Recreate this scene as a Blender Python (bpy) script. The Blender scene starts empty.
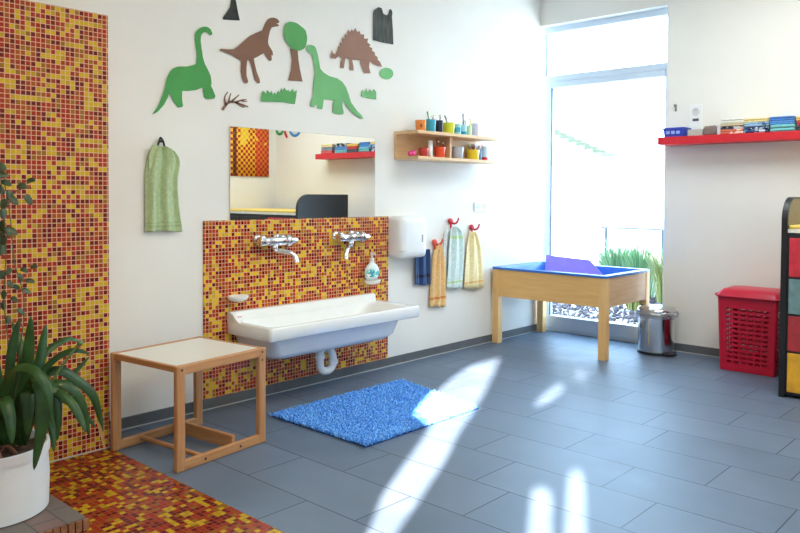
import bpy, bmesh, math, random
from mathutils import Vector, Matrix
from mathutils.geometry import tessellate_polygon
random.seed(7)
SC = bpy.context.scene
COL = SC.collection
PI = math.pi

# ------------------------------------------------------------------ camera
CAM_F, YAW, PITCH, ROLL, SV = 751.573, 0.741820, 0.0264760, 0.00557949, -51.7547
CP = Vector((3.748, -5.977, 1.25))
_F = Vector((-math.sin(YAW)*math.cos(PITCH), math.cos(YAW)*math.cos(PITCH), -math.sin(PITCH)))
_R0 = Vector((math.cos(YAW), math.sin(YAW), 0)); _U0 = _R0.cross(_F)
_R = _R0*math.cos(ROLL) + _U0*math.sin(ROLL); _U = -_R0*math.sin(ROLL) + _U0*math.cos(ROLL)
def ray(x, y): return _F*CAM_F + _R*(x-400) - _U*(y-266.5-SV)
def on(axis, val, x, y):
    r = ray(x, y); return CP + r*((val-CP[axis])/r[axis])
def LW(x, y, X=0.0): return on(0, X, x, y)        # a point of the photo on the sink wall
def BW(x, y, Y=0.0): return on(1, Y, x, y)        # ... on the window wall
def FL(x, y, Z=0.0): return on(2, Z, x, y)        # ... on the floor
def DP(x, y, d): return CP + ray(x, y)*(d/CAM_F)  # ... at a depth

cd = bpy.data.cameras.new('camera'); cam = bpy.data.objects.new('camera', cd); COL.objects.link(cam)
cd.sensor_width = 36; cd.lens = CAM_F*36/800; cd.shift_y = SV/800; cd.clip_start = 0.05
M4 = Matrix((( _R.x, _U.x, -_F.x, CP.x), (_R.y, _U.y, -_F.y, CP.y), (_R.z, _U.z, -_F.z, CP.z), (0, 0, 0, 1)))
cam.matrix_world = M4
SC.camera = cam

# ------------------------------------------------------------------ materials
def lin(c):
    return tuple(((v/255)/12.92 if v/255 <= 0.04045 else ((v/255+0.055)/1.055)**2.4) for v in c) + (1.0,)
class NT:
    def __init__(s, name):
        s.m = bpy.data.materials.new(name); s.m.use_nodes = True
        s.t = s.m.node_tree; s.b = s.t.nodes['Principled BSDF']; s.out = s.t.nodes['Material Output']
    def n(s, typ, **kw):
        nd = s.t.nodes.new(typ)
        for k, v in kw.items(): setattr(nd, k, v)
        return nd
    def l(s, a, b): s.t.links.new(a, b)
    def math(s, op, a, b=None, c=None):
        nd = s.n('ShaderNodeMath', operation=op)
        for i, v in enumerate((a, b, c)):
            if v is None: continue
            if isinstance(v, (int, float)): nd.inputs[i].default_value = v
            else: s.l(v, nd.inputs[i])
        return nd.outputs[0]
    def mix(s, fac, a, b, bt='MIX'):
        nd = s.n('ShaderNodeMix', data_type='RGBA', blend_type=bt)
        for i, v in ((0, fac), (6, a), (7, b)):
            if isinstance(v, (int, float, tuple)): nd.inputs[i].default_value = v
            else: s.l(v, nd.inputs[i])
        return nd.outputs[2]
    def ramp(s, fac, stops, const=False):
        nd = s.n('ShaderNodeValToRGB'); cr = nd.color_ramp
        if const: cr.interpolation = 'CONSTANT'
        while len(cr.elements) < len(stops): cr.elements.new(0.5)
        for e, (p, c) in zip(cr.elements, stops): e.position = p; e.color = c
        s.l(fac, nd.inputs[0]); return nd.outputs[0]
    def bump(s, h, strength=0.2, dist=0.002):
        nd = s.n('ShaderNodeBump'); nd.inputs['Strength'].default_value = strength; nd.inputs['Distance'].default_value = dist
        s.l(h, nd.inputs['Height']); s.l(nd.outputs[0], s.b.inputs['Normal'])
_mats = {}
def plain(name, c, rough=0.5, metal=0.0, var=0.06, scale=12.0, spec=0.5, stretch=None, bump=0.0, coat=0.0, sheen=0.0):
    """plain coloured surface with a little procedural variation"""
    if name in _mats: return _mats[name]
    t = NT(name); col = lin(c)
    tc = t.n('ShaderNodeTexCoord'); mp = t.n('ShaderNodeMapping')
    if stretch: mp.inputs['Scale'].default_value = stretch
    t.l(tc.outputs['Object'], mp.inputs[0])
    ns = t.n('ShaderNodeTexNoise'); ns.inputs['Scale'].default_value = scale; ns.inputs['Detail'].default_value = 4
    t.l(mp.outputs[0], ns.inputs['Vector'])
    lo = tuple(max(0, v*(1-var*2)) for v in col[:3]) + (1,); hi = tuple(min(1, v*(1+var*2)) for v in col[:3]) + (1,)
    t.l(t.ramp(ns.outputs[0], [(0.3, lo), (0.7, hi)]), t.b.inputs['Base Color'])
    t.b.inputs['Roughness'].default_value = rough; t.b.inputs['Metallic'].default_value = metal
    t.b.inputs['Specular IOR Level'].default_value = spec
    t.b.inputs['Coat Weight'].default_value = coat; t.b.inputs['Sheen Weight'].default_value = sheen
    if bump: t.bump(ns.outputs[0], bump, 0.003)
    _mats[name] = t.m; return t.m
def wood(name, c1, c2, axis=1, rough=0.45, scale=7):
    if name in _mats: return _mats[name]
    st = [1.0, 1.0, 1.0]; st = [9.0]*3; st[axis] = 0.7
    t = NT(name); tc = t.n('ShaderNodeTexCoord'); mp = t.n('ShaderNodeMapping'); mp.inputs['Scale'].default_value = st
    t.l(tc.outputs['Object'], mp.inputs[0])
    ns = t.n('ShaderNodeTexNoise'); ns.inputs['Scale'].default_value = scale; ns.inputs['Detail'].default_value = 5
    ns.inputs['Distortion'].default_value = 0.6
    t.l(mp.outputs[0], ns.inputs['Vector'])
    t.l(t.ramp(ns.outputs[0], [(0.3, lin(c1)), (0.72, lin(c2))]), t.b.inputs['Base Color'])
    t.b.inputs['Roughness'].default_value = rough
    _mats[name] = t.m; return t.m
def mosaic(name, ax, grout, pitch=0.0222, gap=0.075, dark=1.0, seed=0.0, glow=1.0, rough=0.25):
    """glass mosaic: square tiles of four colours chosen at random, with joints"""
    t = NT(name); g = t.n('ShaderNodeNewGeometry'); sx = t.n('ShaderNodeSeparateXYZ'); t.l(g.outputs['Position'], sx.inputs[0])
    u = t.math('DIVIDE', sx.outputs[ax[0]], pitch); v = t.math('DIVIDE', sx.outputs[ax[1]], pitch)
    fu, fv = t.math('FLOOR', u), t.math('FLOOR', v)
    cb = t.n('ShaderNodeCombineXYZ'); t.l(fu, cb.inputs[0]); t.l(fv, cb.inputs[1]); cb.inputs[2].default_value = seed
    wn = t.n('ShaderNodeTexWhiteNoise', noise_dimensions='3D'); t.l(cb.outputs[0], wn.inputs['Vector'])
    y1, y2 = tuple(v*dark for v in lin((204, 166, 22))[:3])+(1,), tuple(v*dark for v in lin((186, 148, 20))[:3])+(1,)
    o1 = tuple(v*dark for v in lin((164, 76, 16))[:3])+(1,); o2 = tuple(v*dark for v in lin((156, 52, 18))[:3])+(1,)
    r1 = tuple(v*dark for v in lin((162, 38, 16))[:3])+(1,); r2 = tuple(v*dark for v in lin((106, 12, 8))[:3])+(1,)
    br = tuple(v*dark for v in lin((146, 96, 14))[:3])+(1,)
    # clusters: nearby pairs of tiles tend to share the yellow
    cb2 = t.n('ShaderNodeCombineXYZ'); t.l(t.math('FLOOR', t.math('DIVIDE', u, 2.0)), cb2.inputs[0]); t.l(fv, cb2.inputs[1]); cb2.inputs[2].default_value = seed+3.3
    wn2 = t.n('ShaderNodeTexWhiteNoise', noise_dimensions='3D'); t.l(cb2.outputs[0], wn2.inputs['Vector'])
    pick = t.ramp(wn.outputs['Value'], [(0, y1), (0.13, br), (0.21, o1), (0.33, o2), (0.52, r1), (0.72, r2)], True)
    yel = t.ramp(wn.outputs['Value'], [(0, y1), (0.5, y2), (0.9, r1)], True)
    col = t.mix(t.math('GREATER_THAN', wn2.outputs['Value'], 0.82), pick, yel)
    def edge(w):
        f = t.math('FRACT', w); return t.math('MINIMUM', f, t.math('SUBTRACT', 1.0, f))
    d = t.math('MINIMUM', edge(u), edge(v))
    mask = t.math('GREATER_THAN', d, gap)
    t.l(t.mix(mask, lin(grout), col), t.b.inputs['Base Color'])
    t.l(t.math('ADD', t.math('MULTIPLY', mask, rough-0.7), 0.7), t.b.inputs['Roughness'])
    t.bump(mask, 0.35, 0.001)
    t.b.inputs['Specular IOR Level'].default_value = 0.25
    return t.m
def floor_mat():
    t = NT('floor slate tiles'); g = t.n('ShaderNodeNewGeometry'); sx = t.n('ShaderNodeSeparateXYZ'); t.l(g.outputs['Position'], sx.inputs[0])
    P, L = 0.3205, 0.685
    v = t.math('DIVIDE', t.math('ADD', sx.outputs[1], 3.99), P); r = t.math('FLOOR', v)
    offs = {-4: .2, -3: .5, -2: .33, -1: .05, 0: 1.70, 1: 1.975, 2: 1.79, 3: 1.545, 4: 1.865, 5: 1.435, 6: 1.97, 7: 1.63, 8: 1.80, 9: 1.5, 10: 1.9, 11: 1.6, 12: 1.75}
    fac = t.math('DIVIDE', t.math('ADD', r, 4.5), 17.0)
    stops = [((k+4)/17.0, ((offs[k] % L)/L,)*3 + (1,)) for k in sorted(offs)]
    of = t.ramp(fac, stops, True)
    u = t.math('SUBTRACT', t.math('DIVIDE', sx.outputs[0], L), of)
    def edge(w, s):
        f = t.math('FRACT', w); return t.math('MULTIPLY', t.math('MINIMUM', f, t.math('SUBTRACT', 1.0, f)), s)
    d = t.math('MINIMUM', edge(u, L), edge(v, P))
    mask = t.math('GREATER_THAN', d, 0.0028)
    cb = t.n('ShaderNodeCombineXYZ'); t.l(t.math('FLOOR', u), cb.inputs[0]); t.l(r, cb.inputs[1])
    wn = t.n('ShaderNodeTexWhiteNoise', noise_dimensions='2D'); t.l(cb.outputs[0], wn.inputs['Vector'])
    ns = t.n('ShaderNodeTexNoise'); ns.inputs['Scale'].default_value = 5; ns.inputs['Detail'].default_value = 8; t.l(g.outputs['Position'], ns.inputs['Vector'])
    k = t.math('ADD', t.math('MULTIPLY', wn.outputs['Value'], 0.25), t.math('MULTIPLY', ns.outputs[0], 0.75))
    col = t.ramp(k, [(0.2, lin((86, 97, 113))), (0.8, lin((108, 119, 136)))])
    t.l(t.mix(mask, lin((46, 46, 50)), col), t.b.inputs['Base Color'])
    t.l(t.math('ADD', t.math('MULTIPLY', ns.outputs[0], 0.16), 0.40), t.b.inputs['Roughness'])
    t.b.inputs['Specular IOR Level'].default_value = 0.75; t.b.inputs['Specular Tint'].default_value = (0.38, 0.70, 1.0, 1)  # blue of the window sheen is put into the specular tint
    t.bump(t.math('ADD', mask, t.math('MULTIPLY', ns.outputs[0], 0.3)), 0.25, 0.001)
    return t.m
def glass_mat(name, tint=(255, 255, 255), fres=0.08, rough=0.02, alpha=1.0):
    if name in _mats: return _mats[name]
    t = NT(name); tr = t.n('ShaderNodeBsdfTransparent'); gl = t.n('ShaderNodeBsdfGlossy'); mx = t.n('ShaderNodeMixShader')
    lw = t.n('ShaderNodeLayerWeight'); lw.inputs[0].default_value = 0.3
    tr.inputs[0].default_value = lin(tint); gl.inputs[1].default_value = rough
    t.l(t.math('MULTIPLY', lw.outputs['Fresnel'], fres*4), mx.inputs[0]); t.l(tr.outputs[0], mx.inputs[1]); t.l(gl.outputs[0], mx.inputs[2])
    t.l(mx.outputs[0], t.out.inputs[0]); _mats[name] = t.m; return t.m
def mirror_mat():
    t = NT('mirror silver'); t.b.inputs['Metallic'].default_value = 1; t.b.inputs['Roughness'].default_value = 0.0
    ns = t.n('ShaderNodeTexNoise'); ns.inputs['Scale'].default_value = 1.5
    t.l(t.ramp(ns.outputs[0], [(0.0, (0.86, 0.88, 0.86, 1)), (1.0, (0.9, 0.92, 0.9, 1))]), t.b.inputs['Base Color']); return t.m
def fibre(name, stops, rough=0.9, sheen=0.3):
    t = NT(name); g = t.n('ShaderNodeNewGeometry')
    t.l(t.ramp(g.outputs['Random Per Island'], stops), t.b.inputs['Base Color'])
    t.b.inputs['Roughness'].default_value = rough; t.b.inputs['Sheen Weight'].default_value = sheen; return t.m
def cloth(name, c, stripes=None, axis=2, bumpscale=350):
    """terry / woven cloth; stripes = [(from, to, colour)] along a generated axis"""
    if name in _mats: return _mats[name]
    t = NT(name); tc = t.n('ShaderNodeTexCoord'); sx = t.n('ShaderNodeSeparateXYZ'); t.l(tc.outputs['Generated'], sx.inputs[0])
    ns = t.n('ShaderNodeTexNoise'); ns.inputs['Scale'].default_value = 60; t.l(tc.outputs['Object'], ns.inputs['Vector'])
    col = lin(c); lo = tuple(v*0.9 for v in col[:3])+(1,); hi = tuple(min(1, v*1.08) for v in col[:3])+(1,)
    k = t.ramp(ns.outputs[0], [(0.35, lo), (0.65, hi)])
    for (a, b, sc) in (stripes or []):
        inside = t.math('MULTIPLY', t.math('GREATER_THAN', sx.outputs[axis], a), t.math('LESS_THAN', sx.outputs[axis], b))
        k = t.mix(inside, k, lin(sc))
    t.l(k, t.b.inputs['Base Color']); t.b.inputs['Roughness'].default_value = 0.95; t.b.inputs['Sheen Weight'].default_value = 0.25
    n2 = t.n('ShaderNodeTexNoise'); n2.inputs['Scale'].default_value = bumpscale; t.l(tc.outputs['Object'], n2.inputs['Vector'])
    t.bump(n2.outputs[0], 0.4, 0.002)
    _mats[name] = t.m; return t.m
def printed(name, c, spots, scale=18, thr=0.52, generated=False):
    """cloth with a blotchy printed pattern"""
    if name in _mats: return _mats[name]
    t = NT(name); tc = t.n('ShaderNodeTexCoord')
    k = lin(c)
    for i, s in enumerate(spots):
        ns = t.n('ShaderNodeTexNoise', noise_dimensions='4D'); ns.inputs['Scale'].default_value = scale; ns.inputs['W'].default_value = i*7.3
        t.l(tc.outputs['Object'], ns.inputs['Vector'])
        k = t.mix(t.math('GREATER_THAN', ns.outputs[0], thr+0.04*i), k, lin(s))
    t.l(k, t.b.inputs['Base Color']); t.b.inputs['Roughness'].default_value = 0.9
    _mats[name] = t.m; return t.m
def checked():
    t = NT('checked textile'); tc = t.n('ShaderNodeTexCoord'); sx = t.n('ShaderNodeSeparateXYZ'); t.l(tc.outputs['Generated'], sx.inputs[0])
    y, z = sx.outputs[1], sx.outputs[2]
    ch = t.n('ShaderNodeTexChecker'); cb = t.n('ShaderNodeCombineXYZ')
    t.l(t.math('MULTIPLY', y, 16.0), cb.inputs[0]); t.l(t.math('MULTIPLY', z, 18.0), cb.inputs[1]); cb.inputs[2].default_value = 0.5
    ch.inputs['Scale'].default_value = 1.0; ch.inputs['Color1'].default_value = lin((240, 186, 40)); ch.inputs['Color2'].default_value = lin((176, 30, 30))
    t.l(cb.outputs[0], ch.inputs['Vector'])
    ns = t.n('ShaderNodeTexNoise'); ns.inputs['Scale'].default_value = 7; t.l(tc.outputs['Object'], ns.inputs['Vector'])
    red = t.math('GREATER_THAN', y, 0.64)
    k = t.mix(t.math('MULTIPLY', red, 0.65), ch.outputs[0], lin((206, 36, 32)))
    band = t.math('LESS_THAN', t.math('ABSOLUTE', t.math('SUBTRACT', y, 0.11)), 0.045)
    k = t.mix(t.math('MULTIPLY', band, 0.85), k, lin((60, 16, 26)))
    sp = t.math('MULTIPLY', t.math('GREATER_THAN', ns.outputs[0], 0.55), t.math('GREATER_THAN', z, 0.55))
    k = t.mix(t.math('MULTIPLY', sp, 0.8), k, lin((236, 196, 60)))
    t.l(k, t.b.inputs['Base Color']); t.b.inputs['Roughness'].default_value = 0.9; return t.m

# ------------------------------------------------------------------ mesh builder
class MB:
    def __init__(s): s.bm = bmesh.new()
    def face(s, vs):
        try: return s.bm.faces.new(vs)
        except ValueError: return None
    def box(s, x0, x1, y0, y1, z0, z1, bev=0.0, mat=None):
        b = bmesh.new(); bmesh.ops.create_cube(b, size=1)
        for v in b.verts: v.co = Vector(((x0+x1)/2+v.co.x*(x1-x0), (y0+y1)/2+v.co.y*(y1-y0), (z0+z1)/2+v.co.z*(z1-z0)))
        if bev: bmesh.ops.bevel(b, geom=b.edges[:], offset=bev, segments=2, profile=0.5, affect='EDGES')
        if mat: bmesh.ops.transform(b, matrix=mat, verts=b.verts[:])
        s.merge(b); return s
    def merge(s, b):
        me = bpy.data.meshes.new('tmp'); b.to_mesh(me); b.free(); s.bm.from_mesh(me); bpy.data.meshes.remove(me)
    def loft(s, loops, cap0=True, cap1=True, closed=True):
        rings = [[s.bm.verts.new(p) for p in lp] for lp in loops]; n = len(rings[0])
        for a, b in zip(rings, rings[1:]):
            for i in range(n if closed else n-1):
                j = (i+1) % n; s.face((a[i], a[j], b[j], b[i]))
        if closed and cap0: s.face(list(reversed(rings[0])))
        if closed and cap1: s.face(rings[-1])
        return s
    def lathe(s, prof, c=(0, 0, 0), n=28, cap0=True, cap1=True, mat=None):
        c = Vector(c); lp = []
        for r, z in prof:
            ring = [Vector((r*math.cos(2*PI*i/n), r*math.sin(2*PI*i/n), z)) for i in range(n)]
            lp.append([(mat @ p if mat else p)+c for p in ring])
        return s.loft(lp, cap0, cap1)
    def tube(s, pts, r, n=10, cap=True, flat=None):
        pts = [Vector(p) for p in pts]; rs = r if isinstance(r, (list, tuple)) else [r]*len(pts)
        lp = []; up = None
        for i, p in enumerate(pts):
            d = (pts[min(i+1, len(pts)-1)]-pts[max(i-1, 0)]).normalized()
            if up is None: up = Vector((0, 0, 1)) if abs(d.z) < 0.9 else Vector((1, 0, 0))
            a = d.cross(up).normalized(); b = a.cross(d).normalized(); up = b
            lp.append([p+a*rs[i]*math.cos(2*PI*k/n)+b*rs[i]*math.sin(2*PI*k/n) for k in range(n)])
        return s.loft(lp, cap, cap)
    def prism(s, poly, to3, thick):
        """poly: list of 2-D points, to3(p, t) -> 3-D; concave outlines are fine"""
        tri = tessellate_polygon([[Vector((p[0], p[1], 0)) for p in poly]])
        f = [s.bm.verts.new(to3(p, thick)) for p in poly]; b = [s.bm.verts.new(to3(p, 0)) for p in poly]
        for t in tri: s.face([f[i] for i in t]); s.face([b[i] for i in reversed(t)])
        n = len(poly)
        for i in range(n): s.face((f[i], f[(i+1) % n], b[(i+1) % n], b[i]))
        return s
    def holed(s, outer, holes, to3, thick):
        loops = [[Vector((p[0], p[1], 0)) for p in lp] for lp in [outer]+holes]
        flat = [p for lp in loops for p in lp]; tri = tessellate_polygon(loops)
        f = [s.bm.verts.new(to3(p, thick)) for p in flat]; b = [s.bm.verts.new(to3(p, 0)) for p in flat]
        for t in tri: s.face([f[i] for i in t]); s.face([b[i] for i in reversed(t)])
        k = 0
        for lp in loops:
            n = len(lp)
            for i in range(n): s.face((f[k+i], f[k+(i+1) % n], b[k+(i+1) % n], b[k+i]))
            k += n
        return s
    def ico(s, c, r, sub=1, sc=(1, 1, 1), jit=0.0, mat=None):
        b = bmesh.new(); bmesh.ops.create_icosphere(b, subdivisions=sub, radius=1)
        for v in b.verts:
            k = 1+random.uniform(-jit, jit); v.co = Vector((v.co.x*sc[0]*r*k, v.co.y*sc[1]*r*k, v.co.z*sc[2]*r*k))
            if mat: v.co = mat @ v.co
            v.co += Vector(c)
        s.merge(b); return s
    def build(s, name, m, parent=None, smooth=None, bevel=0.0, fixn=True, sub=0, solid=0.0):
        if fixn: bmesh.ops.recalc_face_normals(s.bm, faces=s.bm.faces[:])
        me = bpy.data.meshes.new(name); s.bm.to_mesh(me); s.bm.free()
        me.materials.append(m)
        o = bpy.data.objects.new(name, me); COL.objects.link(o)
        if parent is not None:
            o.parent = parent; o.matrix_parent_inverse = Matrix.Translation(parent.location).inverted()
        if smooth is not None:
            me.shade_smooth()
            if smooth < 180: me.set_sharp_from_angle(angle=math.radians(smooth))
        if solid: md = o.modifiers.new('solid', 'SOLIDIFY'); md.thickness = solid; md.offset = 0
        if bevel: md = o.modifiers.new('bevel', 'BEVEL'); md.width = bevel; md.segments = 2; md.limit_method = 'ANGLE'
        if sub: md = o.modifiers.new('sub', 'SUBSURF'); md.levels = sub; md.render_levels = sub
        return o
def tag(o, label, cat, group=None, kind=None):
    o['label'] = label; o['category'] = cat
    if group: o['group'] = group
    if kind: o['kind'] = kind
    return o
def thing(name, loc, label, cat, group=None):
    o = bpy.data.objects.new(name, None); o.location = loc; o.empty_display_size = 0.1; COL.objects.link(o); return tag(o, label, cat, group)
def struct(o): o['kind'] = 'structure'; return o
def rrect(x0, x1, y0, y1, r, z, n=6):
    pts = []
    for cx, cy, a in ((x1-r, y1-r, 0), (x0+r, y1-r, 90), (x0+r, y0+r, 180), (x1-r, y0+r, 270)):
        for k in range(n+1):
            t = math.radians(a+90*k/n); pts.append(Vector((cx+r*math.cos(t), cy+r*math.sin(t), z)))
    return pts
def spline(pts, n=8):
    P = [Vector(p) for p in pts]; out = []
    for i in range(len(P)-1):
        a, b, c, d = P[max(i-1, 0)], P[i], P[i+1], P[min(i+2, len(P)-1)]
        for k in range(n):
            t = k/n; out.append(0.5*((2*b)+(c-a)*t+(2*a-5*b+4*c-d)*t*t+(3*b-a-3*c+d)*t**3))
    out.append(P[-1]); return out

# shared materials
WALL = plain('white wall paint', (236, 231, 222), 0.85, var=0.012, scale=2.0, spec=0.2)
WHITE = plain('white plastic', (238, 238, 236), 0.35, var=0.01)
CERAMIC = plain('white glazed ceramic', (240, 239, 234), 0.12, var=0.008, spec=0.6)
CHROME = plain('polished chrome', (225, 226, 228), 0.07, 1.0, var=0.01)
STEEL = plain('polished steel', (205, 206, 210), 0.13, 1.0, var=0.02, stretch=(1, 1, 20))
BLACK = plain('black lacquer', (26, 27, 31), 0.4, var=0.05)
BEECH = wood('beech wood', (196, 146, 98), (178, 120, 74), 1)
BEECHV = wood('beech wood upright', (196, 146, 98), (176, 118, 72), 2)
BEECHX = wood('beech wood cross', (194, 144, 96), (176, 118, 72), 0)
PINE = wood('pale table wood', (240, 190, 122), (228, 174, 104), 0, scale=4)
PINEV = wood('pale table wood upright', (242, 196, 130), (230, 178, 112), 2, scale=4)
PINEY = wood('pale table wood side', (220, 178, 132), (204, 158, 110), 1, scale=4)
SHELFW = wood('pale shelf wood', (234, 196, 148), (222, 180, 130), 1, scale=4)
RED = plain('red lacquer', (206, 34, 46), 0.4, var=0.03)

# ------------------------------------------------------------------ room shell
HC = 3.1
def sbox(name, m, *a, **k): return struct(MB().box(*a, **k).build(name, m))
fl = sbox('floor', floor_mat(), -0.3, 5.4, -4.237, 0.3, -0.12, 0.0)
fl2 = sbox('floor_mosaic', mosaic('floor mosaic', (0, 1), (120, 62, 36), gap=0.055, dark=0.86, seed=4.0), -0.3, 5.4, -7.5, -4.237, -0.12, 0.0)
sbox('wall_left', WALL, -0.3, 0.0, -7.5, 0.0, 0.0, HC)
MOS = mosaic('wall mosaic', (1, 2), (222, 178, 142), seed=1.0, dark=1.0)
sbox('wall_mosaic', MOS, 0.0, 0.22, -7.2, -4.233, 0.0, 2.112)
sbox('trim_1', mosaic('splashback mosaic', (1, 2), (222, 172, 132), seed=9.0, dark=1.28), 0.0, 0.010, -3.562, -2.022, 0.06, 1.094)
mb = MB(); mb.box(1.2, 4.1, 0, 0.3, 0, HC); mb.box(-0.3, 1.2, 0.0, 0.3, 2.80, HC)
struct(mb.build('wall_back', WALL))
mb = MB(); mb.box(3.89, 4.1, -3.6, 0, 0, HC); mb.box(4.1, 5.4, -3.6, -3.4, 0, HC); mb.box(5.2, 5.4, -7.5, -3.6, 0, HC)
struct(mb.build('wall_right', WALL))
sbox('ceiling', plain('ceiling white', (240, 238, 232), 0.9, var=0.01), -0.3, 5.4, -7.5, 0.3, HC, HC+0.15)
# unseen wall behind the camera; openings cut to shape the low sun's floor patches
SUN = Vector((-0.534, 1.0, -0.4127)).normalized()
YF = -7.2
def sunhole(p):
    q = Vector(p); k = (q.y-YF); return (q.x+0.534*k, q.z+0.4127*k)
slitA = [(0.43, -1.19), (0.60, -1.48), (0.863, -1.94), (1.135, -2.449), (1.32, -2.83), (1.541, -3.223), (1.759, -3.663), (1.895, -3.948), (2.1, -4.5),
         (2.02, -4.55), (1.83, -4.05), (1.60, -3.72), (1.43, -3.40), (1.23, -3.02), (1.108, -2.82), (0.94, -2.74), (0.74, -2.36), (0.52, -1.85), (0.43, -1.55)]
def slit(*px): return [tuple(FL(a, b)[:2]) for a, b in px]
slitB = slit((533, 491), (540, 486), (550, 488), (555, 496), (554, 560), (526, 560))
slitC = slit((570, 473), (578, 469), (586, 474), (590, 560), (564, 560))
slitD = slit((563, 381), (564, 389), (553, 399), (535, 407), (537, 401), (549, 391))
slitE = slit((578, 370), (581, 367), (584, 370), (585, 379), (580, 381))
slitF = slit((462, 470), (465, 469), (463, 486), (460, 486))
holes = [[sunhole((a, b, 0)) for a, b in s] for s in (slitA, slitB, slitC, slitD, slitE, slitF)]
wf = MB().holed([(-0.3, 0), (5.4, 0), (5.4, HC), (-0.3, HC)], holes, lambda p, t: Vector((p[0], YF-0.03+t, p[1])), 0.03)
struct(wf.build('wall_front', WALL))
# skirting
SKIRT = plain('dark grey skirting tile', (96, 98, 100), 0.5, var=0.06, scale=6)
mb = MB(); y = -4.238
while y < -0.001:
    y1 = min(y+0.597, 0.0); mb.box(0, 0.011, y+0.0015, y1-0.0015, 0.004, 0.062); y = y1
b1 = mb.build('baseboard_left', SKIRT); struct(b1)
mb = MB(); x = 1.2
while x < 3.88:
    x1 = min(x+0.597, 3.89); mb.box(x+0.0015, x1-0.0015, -0.011, 0, 0.004, 0.066); x = x1
struct(mb.build('baseboard_back', SKIRT))
GROUT = plain('pale silicone joint', (196, 194, 188), 0.7, var=0.03)
mb = MB(); mb.box(0.0, 0.016, -4.238, 0, 0.0, 0.005); mb.box(1.2, 3.89, -0.016, 0, 0.0, 0.005); mb.box(0.21, 0.227, -7, -4.236, 0, 0.005)
struct(mb.build('trim_2', GROUT))

# window wall: tall glazed door with a fixed light above
FR = plain('white window frame', (206, 219, 232), 0.35, var=0.01)
PANE = glass_mat('window glass', fres=0.05)
yf0, yf1 = 0.08, 0.15
mb = MB()
mb.box(-0.06, 0.012, yf0, yf1, 0.0, 2.80); mb.box(1.195, 1.26, yf0, yf1, 0.0, 2.80)
mb.box(0.0121, 1.1949, yf0, yf1, 2.742, 2.80); mb.box(0.0121, 1.1949, yf0, yf1, 2.293, 2.352); mb.box(0.0121, 1.1949, yf0, yf1, 0.0, 0.029)
w = struct(mb.build('window_1', FR, bevel=0.004))
mb = MB(); yc0, yc1 = 0.072, 0.14
mb.box(0.006, 0.078, yc0, yc1, 0.03, 2.292); mb.box(1.158, 1.20, yc0, yc1, 0.03, 2.292)
mb.box(0.0781, 1.1579, yc0, yc1, 2.238, 2.292); mb.box(0.0781, 1.1579, yc0, yc1, 0.03, 0.144)
mb.build('casement_frame', FR, w, bevel=0.004)
MB().box(0.076, 1.160, 0.105, 0.109, 0.142, 2.240).build('door_pane', PANE, w)
MB().box(0.010, 1.197, 0.105, 0.109, 2.350, 2.744).build('top_pane', PANE, w)
mb = MB()
for z in (0.42, 1.62): mb.tube([(1.178, 0.066, z), (1.178, 0.066, z+0.06)], 0.007)
mb.build('hinge', plain('grey hinge', (150, 155, 160), 0.4), w, 40)
mb = MB()
for zz in (0.142, 2.236): pass
mb.box(0.0782, 0.0815, 0.080, 0.104, 0.144, 2.238); mb.box(1.153, 1.158, 0.098, 0.104, 0.144, 2.238)
mb.box(0.012, 0.018, 0.098, 0.104, 2.352, 2.742)
mb.build('gasket', plain('grey rubber gasket', (70, 78, 88), 0.7), w)

# ------------------------------------------------------------------ outside
struct(MB().box(-40, 40, 0.3, 60, -0.4, -0.08).build('ground', plain('pale paving', (236, 236, 232), 0.9, var=0.02, scale=3)))
mb = MB()
def pebbles(n, x0, x1, y0, y1, z, r0, r1):
    b = bmesh.new(); bmesh.ops.create_icosphere(b, subdivisions=1, radius=1)
    vs = [v.co.copy() for v in b.verts]; fs = [[v.index for v in f.verts] for f in b.faces]; b.free()
    V, Fc = [], []
    for _ in range(n):
        r = random.uniform(r0, r1); c = Vector((random.uniform(x0, x1), random.uniform(y0, y1), z+random.uniform(0, r*0.6)))
        rot = Matrix.Rotation(random.uniform(0, 6.28), 3, Vector((random.random(), random.random(), random.random()+0.01)).normalized())
        k = len(V); V += [c+rot @ Vector((p.x*r, p.y*r*0.8, p.z*r*0.6)) for p in vs]; Fc += [[i+k for i in f] for f in fs]
    me = bpy.data.meshes.new('gravel'); me.from_pydata(V, [], Fc); return me
me = pebbles(5200, -2.6, 1.5, 0.34, 3.6, -0.075, 0.016, 0.036)
gr = bpy.data.objects.new('gravel', me); COL.objects.link(gr)
me.materials.append(fibre('gravel stones', [(0.0, lin((34, 26, 32))), (0.5, lin((58, 46, 52))), (0.8, lin((84, 74, 80))), (1.0, lin((150, 146, 150)))], 0.8, 0))
tag(gr, 'bed of dark and pale pebbles outside the glazed door', 'gravel', kind='stuff')
BLADES = fibre('grass blades', [(0, lin((66, 112, 68))), (0.6, lin((98, 138, 90))), (1, lin((134, 154, 106)))], 0.6, 0)
YBLADE = fibre('yellow grass blades', [(0, lin((80, 96, 34))), (0.6, lin((112, 112, 48))), (1, lin((134, 120, 64)))], 0.6, 0)
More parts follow.
